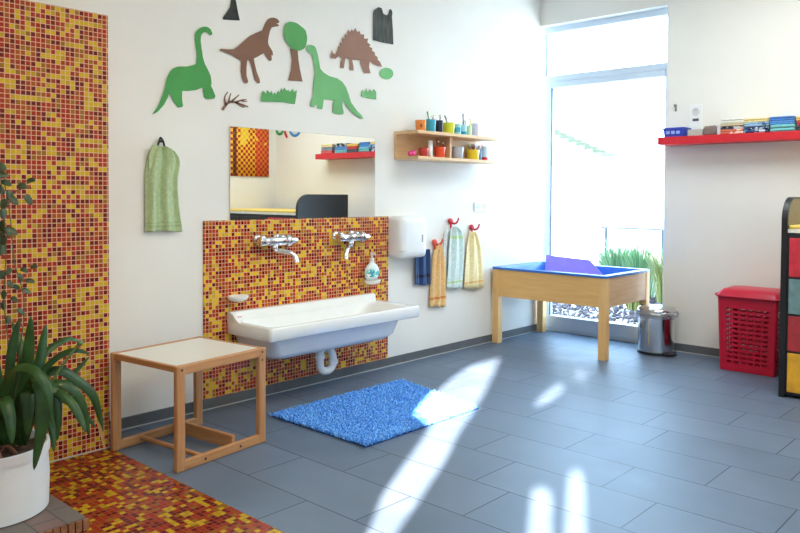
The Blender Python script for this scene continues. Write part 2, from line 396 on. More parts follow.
def clump(x, y, n, h, spread, label, m=BLADES):
    mb = MB()
    for _ in range(n):
        a = random.uniform(0, 6.28); r = random.uniform(0, spread*0.35); k = random.uniform(0.6, 1.0)
        b0 = Vector((x+r*math.cos(a), y+r*math.sin(a), -0.08)); out = Vector((math.cos(a), math.sin(a), 0))
        side = Vector((-math.sin(a), math.cos(a), 0)); wd = 0.008
        rows = []
        for t in (0, 0.4, 0.75, 1.0):
            p = b0+Vector((0, 0, h*k*(t-0.25*t*t*t)))+out*spread*0.7*k*t*t
            rows.append((p-side*wd*(1.05-t), p+side*wd*(1.05-t)))
        vs = [[mb.bm.verts.new(q) for q in r_] for r_ in rows]
        for p, q in zip(vs, vs[1:]): mb.face((p[0], p[1], q[1], q[0]))
    tag(mb.build('ornamental_grass', m, fixn=False), label, 'grass clump', 'ornamental grasses outside the door')
clump(-0.98, 3.55, 640, 1.02, 0.56, 'green ornamental grass clump outside, left end of the row')
clump(-0.58, 3.4, 640, 1.04, 0.56, 'tall green grass clump outside, between the leftmost clump and the yellowish ones')
clump(-0.05, 3.05, 420, 0.95, 0.42, 'yellow-green grass clump outside at the right door edge', YBLADE)
clump(-0.12, 2.25, 110, 0.56, 0.24, 'low yellowish grass clump outside nearest the glass', YBLADE)
# railing and pavilion far off, washed out by the light
RAIL = plain('pale railing metal', (68, 73, 76), 0.8, spec=0.0)
rl = thing('railing', (-1.6, 6.5, -0.08), 'pale thin metal railing outside beyond the grasses', 'railing')
MB().box(-2.75, 0.6, 6.48, 6.52, 0.66, 0.70).build('top_rail', RAIL, rl)
for k in range(4):
    xx = -2.65+1.05*k; MB().box(xx-0.02, xx+0.02, 6.48, 6.52, -0.08, 0.66).build('post', RAIL, rl)
pv = thing('pavilion', (-6.5, 11.0, -0.08), 'pale pavilion with a sloping slatted roof far outside', 'building')
mb = MB()
for k in range(9):
    t0 = k/9; p = Vector((-6.75+1.95*t0, 10.4, 3.02-0.85*t0))
    mb.box(p.x, p.x+0.20, p.y, p.y+0.7, p.z-0.05, p.z+0.02)
mb.build('slatted_roof', plain('weathered roof slats', (60, 70, 64), 0.9, spec=0.0), pv)
MB().box(-7.6, -7.3, 10.6, 12.4, -0.08, 3.2).build('side_wall', plain('pavilion white', (245, 245, 243), 0.9), pv)
MB().box(-5.1, -4.95, 10.6, 10.75, -0.08, 2.05).build('roof_post', plain('pavilion white', (245, 245, 243), 0.9), pv)

# ------------------------------------------------------------------ mirror
ml = thing('wall_mirror', (0, -2.77, 1.37), 'frameless rectangular mirror above the mosaic splashback', 'mirror')
MB().box(0.001, 0.0055, -3.384, -2.157, 1.094, 1.651).build('backing', plain('mirror edge', (200, 208, 204), 0.3), ml)
MB().box(0.0055, 0.0065, -3.381, -2.160, 1.094, 1.648).build('mirror_glass', mirror_mat(), ml)

# ------------------------------------------------------------------ paper cut-outs on the sink wall
def cutout(poly, scale, ox, oy, name, m, label, cat, group=None, parent=None, off=0.004, thick=0.0012, bulge=0.006):
    pts = []
    for (a, b) in poly:
        p = LW(ox+a/scale, oy+b/scale); pts.append((p.y, p.z))
    cy = sum(p[0] for p in pts)/len(pts)
    f = lambda p, t: Vector((off+t+bulge*0.5*(1-math.cos((p[0]-cy)*9)), p[0], p[1]))
    o = MB().prism(pts, f, thick).build(name, m, parent)
    if parent is None: tag(o, label, cat, group)
    return o
A = (4.846, 130, 10); B = (4.847, 215, 0); Cc = (4.44, 295, 0)
GPAP = plain('green card', (74, 152, 76), 0.75, var=0.04, scale=5); G2 = plain('light green card', (112, 178, 112), 0.75, var=0.05, scale=5)
GT = plain('leaf green card', (88, 160, 88), 0.75, var=0.05, scale=5)
BPAP = plain('brown card', (132, 92, 70), 0.75, var=0.05, scale=5); B2 = plain('pale brown card', (152, 112, 92), 0.75, var=0.05, scale=5)
KPAP = plain('black card', (50, 50, 44), 0.75, var=0.2, scale=25); K2 = plain('black painted card', (66, 70, 64), 0.75, var=0.3, scale=16, stretch=(1, 3, 0.6))
GRP = 'paper cut-outs on the wall'
dino1 = [(103,508),(130,494),(160,462),(180,425),(188,400),(197,420),(205,440),(222,462),(230,474),(252,470),(255,462),(250,440),(250,392),(280,392),(320,388),(352,374),(352,395),(358,425),(372,432),(405,430),(411,418),(398,385),(390,370),(392,350),(388,320),(375,290),(360,262),(352,235),(345,190),(340,150),(342,125),(348,114),(358,108),(370,109),(376,112),(386,122),(396,120),(394,108),(388,94),(375,84),(362,81),(350,82),(336,88),(325,96),(317,106),(312,118),(312,150),(318,190),(322,225),(318,262),(300,268),(270,275),(252,274),(235,274),(218,278),(205,284),(194,295),(186,308),(178,325),(172,345),(165,380),(152,420),(130,470)]
cutout(dino1, *A, 'dinosaur_cutout', GPAP, 'green long-necked paper dinosaur above the green towel', 'paper cut-out', GRP)
trex = [(16,242),(25,238),(55,240),(85,240),(105,228),(130,205),(165,175),(185,165),(200,158),(226,148),(234,130),(240,115),(252,95),(262,89),(272,86),(286,87),(298,92),(308,104),(306,112),(294,114),(306,122),(304,128),(288,130),(272,134),(264,150),(258,175),(254,205),(258,220),(276,250),(278,270),(270,266),(272,292),(262,296),(246,276),(234,258),(205,275),(186,284),(190,310),(200,350),(214,385),(216,402),(206,406),(192,392),(180,345),(170,310),(162,290),(154,292),(150,330),(150,365),(158,395),(154,404),(140,402),(128,380),(122,345),(124,295),(105,284),(75,266),(45,254)]
cutout(trex, *B, 'dinosaur_cutout', BPAP, 'brown two-legged paper dinosaur left of the paper tree', 'paper cut-out', GRP)
dino2 = [(48,208),(58,200),(68,200),(78,202),(86,208),(90,215),(98,240),(106,280),(110,305),(125,322),(150,338),(185,348),(205,362),(222,385),(235,420),(245,455),(270,490),(290,512),(300,528),(285,524),(250,500),(225,470),(210,445),(207,470),(214,500),(210,508),(190,507),(170,504),(164,495),(166,460),(170,446),(125,442),(122,470),(118,485),(98,482),(97,460),(90,465),(80,476),(64,470),(68,452),(78,425),(77,390),(82,350),(86,320),(80,280),(72,240),(56,232),(48,222)]
cutout(dino2, *Cc, 'dinosaur_cutout', G2, 'pale green long-necked paper dinosaur right of the paper tree', 'paper cut-out', GRP)
stego = [(154,258),(158,248),(158,222),(166,238),(176,242),(185,225),(190,205),(196,208),(196,190),(206,190),(206,168),(216,172),(220,150),(228,158),(232,132),(242,142),(250,130),(256,140),(266,124),(274,142),(286,138),(288,152),(304,154),(304,172),(322,172),(318,188),(332,200),(326,208),(340,214),(338,224),(352,236),(350,244),(364,256),(362,264),(374,276),(382,298),(360,292),(345,284),(328,270),(326,300),(332,326),(304,326),(298,310),(290,285),(288,268),(252,266),(258,300),(258,314),(240,312),(240,290),(238,266),(222,258),(216,290),(214,304),(198,302),(200,275),(206,258),(190,250),(176,262)]
cutout(stego, *Cc, 'dinosaur_cutout', B2, 'brown spiky-backed paper dinosaur above the mirror', 'paper cut-out', GRP)
tr = thing('paper_tree', LW(294, 80), 'paper tree with round green crown and brown trunk', 'paper cut-out', GRP)
cutout([(362,236),(398,240),(402,290),(410,340),(422,396),(387,393),(352,390),(366,340),(370,290)], *B, 'trunk', BPAP, None, None, parent=tr)
cutout([(338,118),(346,110),(358,106),(372,107),(385,110),(400,118),(412,128),(425,138),(435,150),(442,180),(441,198),(438,215),(432,228),(425,238),(413,244),(400,246),(385,244),(370,238),(359,227),(350,215),(341,203),(334,190),(330,172),(330,155),(332,134)], *B, 'crown', GT, None, None, parent=tr, off=0.008)['label'] = 'round green paper crown'
cutout([(220,492),(220,475),(228,440),(236,446),(245,455),(250,436),(258,445),(266,452),(270,440),(280,460),(286,448),(296,458),(302,440),(312,450),(318,428),(326,440),(334,425),(344,440),(352,436),(360,446),(376,430),(378,445),(394,438),(390,470),(384,505),(330,496)], *B, 'paper_grass_tuft', GT, 'wide green paper grass tuft below the paper tree', 'paper cut-out', GRP)
cutout([(290,428),(294,405),(302,400),(308,415),(314,392),(322,410),(330,395),(338,410),(348,395),(358,408),(358,442),(320,436)], *Cc, 'paper_grass_tuft', G2, 'small green paper grass tuft below the spiky dinosaur', 'paper cut-out', GRP)
cutout([(404+30*math.cos(a*PI/10), 327+26*math.sin(a*PI/10)) for a in range(20)], *Cc, 'paper_bush', G2, 'small oval green paper bush at the spiky dinosaur head', 'paper cut-out', GRP)
cutout([(80,-60),(94,-60),(98,0),(104,30),(110,65),(118,100),(76,98),(35,95),(38,82),(55,60),(70,35),(76,0)], *B, 'paper_tree_stump', KPAP, 'black paper tree stump cut by the top photo edge', 'paper cut-out', GRP)
cutout([(345,60),(350,45),(368,32),(382,36),(390,60),(402,68),(412,64),(416,44),(424,40),(430,55),(428,75),(432,130),(434,198),(380,188),(344,178)], *Cc, 'paper_tree_stump', K2, 'black painted paper stump with jagged top above the mirror right end', 'paper cut-out', GRP)
mb = MB()
for pts, w0, w1 in (([(446,484),(470,452),(500,445),(530,455),(570,469)], 7, 3), ([(464,462),(456,425),(472,397)], 5, 2), ([(476,448),(480,425),(487,404)], 4, 2), ([(488,447),(505,430),(527,411)], 5, 2), ([(508,449),(535,438),(563,434)], 5, 2), ([(515,452),(532,462),(552,473)], 4, 2), ([(535,440),(550,442),(566,444)], 3, 2)):
    L = spline([(a, b, 0) for a, b in pts], 3); up, dn = [], []
    for i, p in enumerate(L):
        d = (L[min(i+1, len(L)-1)]-L[max(i-1, 0)]).normalized(); nn = Vector((-d.y, d.x, 0)); ww = w0+(w1-w0)*i/(len(L)-1)
        up.append(p+nn*ww); dn.append(p-nn*ww)
    pl = []
    for p in up+dn[::-1]:
        q = LW(130+p.x/4.846, 10+p.y/4.846); pl.append((q.y, q.z))
    mb.prism(pl, lambda p, t: Vector((0.004+t, p[0], p[1])), 0.0012)
tag(mb.build('paper_branch', BPAP), 'small brown forked paper branch under the two-legged dinosaur', 'paper cut-out', GRP)

# ------------------------------------------------------------------ wash trough
sk = thing('wash_trough', (0, -2.75, 0.32), 'long white ceramic wash trough mounted on the mosaic splashback', 'sink')
mb = MB()
x0, x1, y0, y1 = 0.002, 0.42, -3.405, -2.135
n = 6
loops = [rrect(0.05, 0.30, -3.22, -2.46, 0.05, 0.292), rrect(0.02, 0.350, -3.315, -2.365, 0.07, 0.303), rrect(0.004, 0.378, -3.345, -2.325, 0.06, 0.335),
         rrect(x0, 0.392, -3.365, -2.30, 0.04, 0.418), rrect(x0, 0.400, -3.375, -2.28, 0.03, 0.424),
         rrect(x0, x1-0.006, y0+0.004, y1-0.004, 0.02, 0.424), rrect(x0, x1, y0, y1, 0.02, 0.430), rrect(x0, x1, y0, y1, 0.02, 0.492),
         rrect(x0+0.002, x1-0.004, y0+0.004, y1-0.004, 0.02, 0.499), rrect(x0+0.004, x1-0.010, y0+0.010, y1-0.010, 0.02, 0.501),
         rrect(0.055, x1-0.024, y0+0.032, -2.245, 0.06, 0.501), rrect(0.062, x1-0.034, y0+0.042, -2.262, 0.06, 0.494),
         rrect(0.075, x1-0.055, y0+0.10, -2.33, 0.07, 0.45), rrect(0.10, 0.32, y0+0.22, -2.45, 0.07, 0.405), rrect(0.14, 0.28, y0+0.3, -2.55, 0.05, 0.396)]
mb.loft(loops)
# raised ledge along the wall with swept ends
for (a, b) in ((0, 1),):
    prof = [(0.002, 0.49), (0.002, 0.548), (0.010, 0.553), (0.040, 0.553), (0.050, 0.545), (0.058, 0.498)]
    mb.loft([[Vector((px, yy, pz)) for px, pz in prof] for yy in (y0+0.001, -2.195)])
mb.build('basin', CERAMIC, sk, 50)
mb = MB(); prof = [(0.050, 0.49), (0.050, 0.548), (0.062, 0.546), (0.085, 0.525), (0.115, 0.505), (0.13, 0.499)]
mb.loft([[Vector((px, yy, pz)) for px, pz in prof] for yy in (y0+0.001, y0+0.024)]); mb.build('end_ledge', CERAMIC, sk, 50)
MB().lathe([(0.026, 0.397), (0.024, 0.400), (0.012, 0.399)], (0.2, -2.80, 0), 20).build('drain', CHROME, sk, 40)
mb = MB(); yt = -2.845; dz = -0.042
mb.lathe([(0.03, 0.30), (0.034, 0.305), (0.034, 0.335)], (0.2, yt, dz), 20)
mb.tube([p_+Vector((0, 0, dz)) for p_ in spline([(0.2, yt, 0.33), (0.2, yt, 0.27), (0.2, yt+0.003, 0.21), (0.2, yt+0.022, 0.180), (0.2, yt+0.058, 0.172), (0.2, yt+0.092, 0.182), (0.2, yt+0.112, 0.21), (0.195, yt+0.115, 0.25), (0.175, yt+0.115, 0.285), (0.12, yt+0.115, 0.300), (0.012, yt+0.115, 0.302)], 5)], 0.025, 14)
mb.lathe([(0.026, 0), (0.031, 0.003), (0.031, 0.027), (0.026, 0.03)], (0.2, yt, 0.255+dz), 18)
mb.lathe([(0.026, 0), (0.031, 0.003), (0.031, 0.027), (0.026, 0.03)], (0.2, yt+0.112, 0.205+dz), 18)
mb.lathe([(0.045, 0), (0.045, 0.004), (0.028, 0.010)], (0.011, yt+0.115, 0.302+dz), 20, mat=Matrix.Rotation(PI/2, 3, 'Y'))
mb.build('drain_trap', WHITE, sk, 50)
mb = MB()
for k, yy in enumerate((-3.372, -3.362, -3.352, -3.342)): mb.box(0.0580+0.0002*k, 0.0592, yy, yy+0.007, 0.520, 0.526)
mb.build('maker_mark', RED, sk)

# taps
def tap(yc, zc, spout, label):
    t = thing('tap', (0.01, yc, zc), label, 'tap', 'wall taps over the trough'); X = 0.062; SPC = 0.148
    RX = Matrix.Rotation(PI/2, 3, 'Y'); rot = Matrix.Rotation(-PI/2, 3, 'X')
    mb = MB(); c = Vector((X, yc, zc))
    mb.lathe([(0.018, -0.178), (0.031, -0.172), (0.032, -0.130), (0.029, -0.125), (0.029, -0.05), (0.031, -0.045), (0.033, 0.0), (0.033, 0.018), (0.024, 0.022), (0.024, 0.03)], c, 26, mat=rot)
    for dy in (-SPC, 0.0):
        mb.lathe([(0.0, 0.0), (0.033, 0.0), (0.033, 0.006), (0.026, 0.016), (0.017, 0.020), (0.017, X-0.014)], (0.011, yc+dy, zc+0.014), 24, mat=RX)
        mb.ico((X, yc+dy, zc+0.020), 0.022, 2)
    mb.build('body', CHROME, t, 45)
    mb = MB(); mb.lathe([(0.024, 0.026), (0.038, 0.030), (0.041, 0.042), (0.038, 0.058), (0.026, 0.062), (0.024, 0.066), (0.024, 0.108), (0.019, 0.116), (0.0, 0.118)], c, 26, mat=rot); mb.build('handle', CHROME, t, 45)
    o_ = c+Vector((0, -0.055, 0))
    mb = MB(); pts = spline([o_+Vector((0, 0, -0.018)), o_+Vector((0.002, 0, -0.048))]+[o_+Vector(p) for p in spout], 6)
    mb.tube(pts, [0.014]*(len(pts)-6)+[0.014, 0.015, 0.016, 0.0165, 0.017, 0.017], 14)
    mb.lathe([(0.020, -0.048), (0.021, -0.043), (0.021, -0.024), (0.017, -0.018)], o_, 18)
    mb.build('spout', CHROME, t, 50)
tap(-3.040, 0.960, [(0.012, 0.012, -0.060), (0.045, 0.035, -0.062), (0.080, 0.062, -0.070), (0.100, 0.078, -0.092), (0.106, 0.084, -0.128)], 'left chrome wall tap with spout swung right over the trough')
tap(-2.395, 0.960, [(0.006, -0.010, -0.062), (0.030, -0.045, -0.068), (0.050, -0.080, -0.078), (0.062, -0.102, -0.098), (0.066, -0.110, -0.136)], 'right chrome wall tap with spout swung left, nearer the soap bottle')

# soap dishes and bottle
def dish(yc, zc, label):
    mb = MB(); lp = []
    for z, kx, ky in ((-0.026, 0.55, 0.5), (-0.016, 0.88, 0.88), (0.0, 1.0, 1.0), (0.006, 0.98, 0.98), (0.004, 0.88, 0.90), (-0.004, 0.6, 0.7)):
        lp.append([Vector((0.064+0.052*kx*math.cos(a*PI/14), yc+0.068*ky*math.sin(a*PI/14), zc+z)) for a in range(28)])
    mb.loft(lp); mb.box(0.010, 0.05, yc-0.02, yc+0.02, zc-0.016, zc-0.002, 0.004)
    return tag(mb.build('soap_dish', CERAMIC, smooth=50), label, 'soap dish', 'oval soap dishes on the mosaic')
dish(-3.365, 0.645, 'empty white oval soap dish above the trough left end')
dish(-2.240, 0.650, 'white oval soap dish holding the soap bottle')
sb = thing('soap_bottle', (0.064, -2.247, 0.657), 'clear pump soap bottle with teal label on the right soap dish', 'bottle')
mb = MB(); lp = []
for z, k in ((0.0, 0.55), (0.004, 0.72), (0.02, 0.9), (0.05, 1.0), (0.08, 0.92), (0.10, 0.7), (0.113, 0.4), (0.12, 0.30), (0.132, 0.28)):
    lp.append([Vector((0.066+0.026*min(1, k*1.15)*math.cos(a*PI/14), -2.247+0.068*k*math.sin(a*PI/14), 0.657+z)) for a in range(28)])
mb.loft(lp); mb.build('bottle_body', plain('clear soap bottle', (222, 232, 230), 0.15, var=0.01), sb, 60)
mb = MB(); lp = []
for z, k in ((0.022, 0.9), (0.05, 1.0), (0.075, 0.93)):
    lp.append([Vector((0.066+0.0275*min(1, k*1.15)*math.cos(a*PI/14-PI/2.6), -2.247+0.0695*k*math.sin(a*PI/14-PI/2.6), 0.657+z)) for a in range(13)])
mb.loft(lp, closed=False); mb.build('bottle_label', printed('teal soap label', (120, 206, 200), [(236, 246, 244), (70, 160, 170)], 40), sb, 60)
mb = MB(); mb.lathe([(0.016, 0.132), (0.017, 0.134), (0.017, 0.148), (0.008, 0.152), (0.005, 0.154), (0.005, 0.172), (0.011, 0.174), (0.011, 0.186), (0.008, 0.188)], (0.066, -2.247, 0.657), 18)
mb.tube([(0.066, -2.247, 0.838), (0.095, -2.247, 0.838), (0.102, -2.247, 0.830)], 0.005, 8); mb.build('pump', WHITE, sb, 50)

# paper towel dispenser
dp = thing('towel_dispenser', (0, -1.86, 0.79), 'white plastic paper towel dispenser right of the splashback', 'dispenser')
mb = MB(); lp = []
ya, yb = -2.021, -1.718
for x, e, zt, zb in ((0.001, 0.0, 1.095, 0.80), (0.05, 0.0, 1.098, 0.795), (0.10, 0.006, 1.095, 0.79), (0.122, 0.016, 1.088, 0.795), (0.135, 0.035, 1.07, 0.812), (0.139, 0.06, 1.04, 0.84)):
    lp.append([Vector((x, p.x, p.y)) for p in rrect(ya+e, yb-e, zb, zt, 0.035, 0)])
mb.loft(lp); mb.build('housing', WHITE, dp, 60)
mb = MB()
for k in range(5): mb.box(0.138, 0.1402, -1.80, -1.785, 0.905+0.011*k, 0.913+0.011*k)
mb.build('logo_mark', plain('grey print', (110, 116, 122), 0.6), dp)
mb = MB(); mb.box(0.02, 0.1375, ya+0.01, yb-0.01, 0.8445, 0.8465); mb.build('lower_seam', plain('seam grey', (176, 180, 182), 0.6), dp)
mb = MB(); mb.tube([(0.06, -1.716, 0.99), (0.06, -1.706, 0.99)], 0.022, 16); mb.build('lock', BLACK, dp, 40)

# ------------------------------------------------------------------ towels and hooks
def towel(rows, scale, ox, oy, m, label, name='towel', group=None, folds=3, amp=0.012, base=0.022, seed=0, nx=26, name_part='cloth', top_pull=1.0):
    """rows: (y, left, right) in the photo, laid on a plane just off the wall; folds run down from the hook"""
    rnd = random.Random(seed); ph = rnd.uniform(0, 6)
    R = []
    for (yy, l, r) in rows:
        a = LW(ox+l/scale, oy+yy/scale, base); b = LW(ox+r/scale, oy+yy/scale, base); R.append((a.z*0.5+b.z*0.5, a.y, b.y, (a.z, b.z)))
    # resample rows
    K = []
    for i in range(len(R)-1):
        for k in range(5):
            t = k/5; K.append(tuple(R[i][j]*(1-t)+R[i+1][j]*t for j in (0, 1, 2)) + (tuple(R[i][3][j]*(1-t)+R[i+1][3][j]*t for j in (0, 1)),))
    K.append(R[-1]); mb = MB(); g = []
    for i, (z, l, r, zz) in enumerate(K):
        v = i/(len(K)-1); row = []
        for j in range(nx+1):
            u = j/nx
            d = math.sin(u*folds*2*PI+ph+0.6*math.sin(v*3+ph))*amp*(1.15-0.55*v)+math.sin(u*folds*4.3*PI+ph*2)*amp*0.3
            d += 0.010*math.sin(u*PI)*(1-v*0.5)
            row.append(mb.bm.verts.new((max(0.004, base+d), l+(r-l)*u, zz[0]+(zz[1]-zz[0])*u+0.003*math.sin(u*7+ph)*v)))
        g.append(row)
    for a, b in zip(g, g[1:]):
        for j in range(nx): mb.face((a[j], a[j+1], b[j+1], b[j]))
    o = mb.build(name, m, smooth=180, solid=0.004, fixn=False)
    tag(o, label, 'towel', group); return o
def hook(px, py, m, label, group, curl=1):
    """animal-shaped plastic hook: round head with a curled trunk"""
    p = LW(px, py, 0.0); h = thing('coat_hook', p, label, 'hook', group)
    mb = MB(); c = Vector((0.018, p.y, p.z))
    mb.ico((0.014, p.y, p.z+0.004), 0.026, 2, (0.55, 1.0, 1.05)); mb.ico((0.012, p.y-0.016, p.z+0.012), 0.016, 2, (0.5, 0.9, 1.1))
    mb.build('head', m, h, 180)
    mb = MB(); mb.tube(spline([(0.018, p.y+0.006, p.z-0.006), (0.03, p.y+0.020, p.z-0.012), (0.044, p.y+0.036, p.z-0.004), (0.050, p.y+0.048, p.z+0.018), (0.050, p.y+0.052, p.z+0.034)], 5), [0.010-0.0002*i for i in range(21)], 10)
    mb.build('trunk', m, h, 180)
    mb = MB(); mb.tube(spline([(0.016, p.y-0.004, p.z-0.014), (0.020, p.y-0.006, p.z-0.034), (0.018, p.y-0.002, p.z-0.048)], 4), 0.008, 10); mb.build('foot', m, h, 180)
    return h
HK = 'animal shaped coat hooks'
T = (3.55, 380, 180)
hook(433.5, 243, plain('orange-red plastic', (222, 74, 48), 0.35), 'orange animal-shaped hook above the tan towel', HK)
hook(449.5, 222, RED, 'red animal-shaped hook above the pale green towel', HK)
hook(470.5, 228, plain('crimson plastic', (200, 44, 58), 0.35), 'red animal-shaped hook above the cream towel', HK)
TG = 'small towels hanging from the hooks'
towel([(245, 146, 172), (265, 145, 175), (271, 121, 176), (335, 121, 177), (372, 121, 178)], *T, cloth('navy towel', (36, 66, 112), [(0.22, 0.30, (20, 30, 62))]), 'navy blue towel hanging behind the paper dispenser', group=TG, folds=2, seed=1)
towel([(228, 203, 212), (245, 196, 218), (275, 188, 226), (320, 182, 232), (400, 178, 233), (450, 177, 232)], *T, cloth('tan towel', (242, 198, 136), [(0.14, 0.18, (224, 140, 70))]), 'tan towel on the orange hook', group=TG, folds=2.5, amp=0.018, seed=2)
towel([(176, 236, 244), (190, 228, 240), (240, 224, 236), (300, 223, 235), (312, 223, 235)], *T, cloth('white towel', (232, 236, 238)), 'narrow white towel left of the pale green one', group=TG, folds=1, base=0.012, amp=0.004, seed=9, nx=12)
towel([(165, 255, 268), (180, 246, 288), (215, 243, 294), (260, 240, 296), (330, 238, 292), (385, 234, 290)], *T, cloth('mint towel', (216, 232, 226), [(0.10, 0.13, (196, 220, 160)), (0.80, 0.85, (200, 224, 170))]), 'pale green towel on the upper red hook', group=TG, folds=2, amp=0.014, seed=3, base=0.03)
towel([(183, 318, 334), (200, 312, 346), (240, 304, 358), (300, 300, 364), (386, 296, 366)], *T, cloth('cream towel', (250, 228, 172), [(0.12, 0.15, (240, 190, 110))]), 'cream yellow towel on the rightmost hook', group=TG, folds=2, amp=0.012, seed=4)
# green towel, larger, with a black loop
gt = towel([(80, 140, 172), (88, 112, 200), (105, 98, 222), (130, 90, 238), (155, 86, 243), (190, 80, 238), (230, 78, 230), (270, 78, 228), (350, 78, 232), (420, 78, 240), (455, 77, 246), (490, 76, 250)], 4.843, 130, 130,
      cloth('sage green towel', (176, 194, 146), [(0.06, 0.085, (160, 180, 130)), (0.105, 0.118, (160, 180, 130))]), 'sage green terry towel hanging alone left of the mirror', group=None, folds=2.2, amp=0.016, seed=6, base=0.026)
p = LW(160.5, 146, 0.02)
mb = MB(); mb.tube(spline([p+Vector((0.0, -0.022, -0.010)), p+Vector((0.006, -0.012, 0.022)), p+Vector((0.0, 0.0, 0.045)), p+Vector((0.006, 0.014, 0.022)), p+Vector((0.0, 0.024, -0.010))], 5), 0.0055, 8)
mb.build('hanging_loop', plain('black cord', (40, 34, 30), 0.8), gt, 180)
lp_ = [p+Vector((0.006, -0.055, 0.0)), p+Vector((0.03, -0.035, 0.008)), p+Vector((0.034, -0.012, -0.02)), p+Vector((0.030, -0.016, -0.075)), p+Vector((0.030, -0.045, -0.095)), p+Vector((0.012, -0.072, -0.13)), p+Vector((0.008, -0.074, -0.06))]
mb = MB(); mb.prism([(q.y, q.z) for q in lp_], lambda q, t: Vector((0.040+t-0.25*abs(q[0]-p.y+0.02), q[0], q[1])), 0.004); mb.build('folded_corner', cloth('sage green fold', (180, 198, 150)), gt, 40)
hp = LW(159.5, 141, 0)
mb = MB(); mb.tube(spline([(0.0, hp.y, hp.z), (0.022, hp.y, hp.z-0.003), (0.030, hp.y, hp.z+0.010)], 4), 0.006, 10); tag(mb.build('wall_hook', plain('dark hook', (60, 50, 44), 0.4), smooth=60), 'small dark wall hook carrying the sage green towel', 'hook')

# ------------------------------------------------------------------ sockets
def plate(name, pts, label, cat): pass
ws = thing('wall_socket', (0, -0.9, 1.155), 'white double socket plate above the hooks on the sink wall', 'socket')
MB().box(0.0005, 0.010, -0.985, -0.812, 1.115, 1.196, 0.003).build('cover_plate', WHITE, ws)
for yy in (-0.945, -0.855):
    MB().lathe([(0.026, 0.0), (0.026, 0.003), (0.020, 0.0035), (0.018, 0.001)], (0.0098, yy, 1.155), 24, mat=Matrix.Rotation(PI/2, 3, 'Y')).build('socket_insert', plain('socket grey', (196, 198, 200), 0.4), ws, 40)
s0 = BW(690, 105.5); s1 = BW(702.5, 128.5)
bs = thing('wall_socket', ((s0.x+s1.x)/2, 0, s1.z), 'tall white twin socket plate above the red shelf', 'socket')
MB().box(s0.x, s1.x, -0.010, -0.0005, s1.z-0.03, s0.z, 0.003).build('cover_plate', WHITE, bs)
cx = (s0.x+s1.x)/2
MB().lathe([(0.030, 0.0), (0.030, 0.004), (0.025, 0.004), (0.023, 0.001)], (cx, -0.0098, s0.z-0.055), 28, mat=Matrix.Rotation(PI/2, 3, 'X')).build('socket_insert', plain('socket inset grey', (206, 206, 204), 0.4), bs, 40)
mb = MB(); mb.box(cx-0.024, cx+0.024, -0.0125, -0.0095, s0.z-0.128, s0.z-0.108); mb.build('data_port', plain('dark port', (84, 84, 86), 0.6), bs)
hk = BW(676, 107.5)
mb = MB(); mb.tube([(hk.x, 0.0, hk.z+0.01), (hk.x, -0.03, hk.z+0.008), (hk.x, -0.034, hk.z+0.022)], 0.006, 8); mb.box(hk.x-0.008, hk.x+0.008, -0.006, 0, hk.z-0.03, hk.z+0.028, 0.002)
tag(mb.build('wall_hook', plain('grey hook metal', (150, 146, 140), 0.4, 0.6), smooth=50), 'tiny grey metal hook on the wall left of the tall socket', 'hook')

# ------------------------------------------------------------------ wooden cup shelf
sh = thing('cup_shelf', (0, -1.45, 1.5), 'pale wooden two-tier wall shelf holding cups and toothbrushes', 'shelf')
SD, ya, yb = 0.235, -1.957, -0.985
MB().box(0.0005, SD, ya, yb, 1.690, 1.712, 0.002).build('top_board', SHELFW, sh)
MB().box(0.0005, SD, ya, yb, 1.506, 1.528, 0.002).build('bottom_board', SHELFW, sh)
MB().box(0.0005, 0.018, ya, yb, 1.528, 1.690).build('back_panel', SHELFW, sh)
MB().box(0.018, 0.16, -1.505, -1.485, 1.528, 1.690).build('divider', wood('divider wood', (226, 188, 140), (214, 172, 122), 2, scale=4), sh)
GS = 'cups on the wooden wall shelf'; GB = 'toothbrushes in the shelf cups'
XI = 0.12
def sp(zx, zy, X=XI): return LW(380+zx/6.667, 100+zy/6.667, X)
def cup(zl, zr, zt, base, m, label, cat='cup', name='cup', taper=0.84, group=GS, band=None, X=XI):
    a = sp(zl, zt, X); b = sp(zr, zt, X); r = (b.y-a.y)/2*0.78; yc = (a.y+b.y)/2; h = max(0.05, a.z-base)
    mb = MB(); mb.lathe([(r*taper*0.92, 0), (r*taper, 0.004), (r, h), (r*0.93, h), (r*taper*0.9, 0.008)], (X, yc, base+0.0005), 22)
    o = tag(mb.build(name, m, smooth=50), label, cat, group)
    if band:
        b0, b1, mm = band; MB().lathe([(r*(taper+(1-taper)*b0)*1.01, h*b0), (r*(taper+(1-taper)*b1)*1.01, h*b1)], (X, yc, base+0.0005), 22, False, False).build('printed_band', mm, o, 60)
    return yc, r, h
def brush(yc, base, r, h, lean, m, label, ln=0.165, X=XI, tilt=0.0):
    """toothbrush leaning in its cup: handle in the cup, bristle head up"""
    b0 = Vector((X-lean*0.0, yc-lean*r*0.6, base+0.012)); d = Vector((tilt, lean*(r*1.5), h)).normalized(); tip = b0+d*ln
    t = thing('toothbrush', b0, label, 'toothbrush', GB)
    mb = MB(); mb.tube([b0, b0+d*ln*0.5, b0+d*ln*0.72, tip], [0.0055, 0.0065, 0.004, 0.0055], 8); mb.build('handle', m, t, 180)
    s = Vector((0, -1, 0.3)).normalized() if lean >= 0 else Vector((0, 1, 0.3)).normalized()
    mb = MB(); mb.tube([tip-d*0.012+s*0.004, tip-d*0.012+s*0.015], 0.007, 8); mb.build('bristles', plain('bristle white', (240, 240, 236), 0.8), t, 180)
CUP = lambda n, c: plain(n, c, 0.3, var=0.02)
zt_, zb_ = 1.712, 1.528
ORG, CYA, YEL = CUP('orange cup', (236, 140, 62)), CUP('cyan cup', (62, 174, 204)), CUP('lime yellow cup', (222, 226, 60))
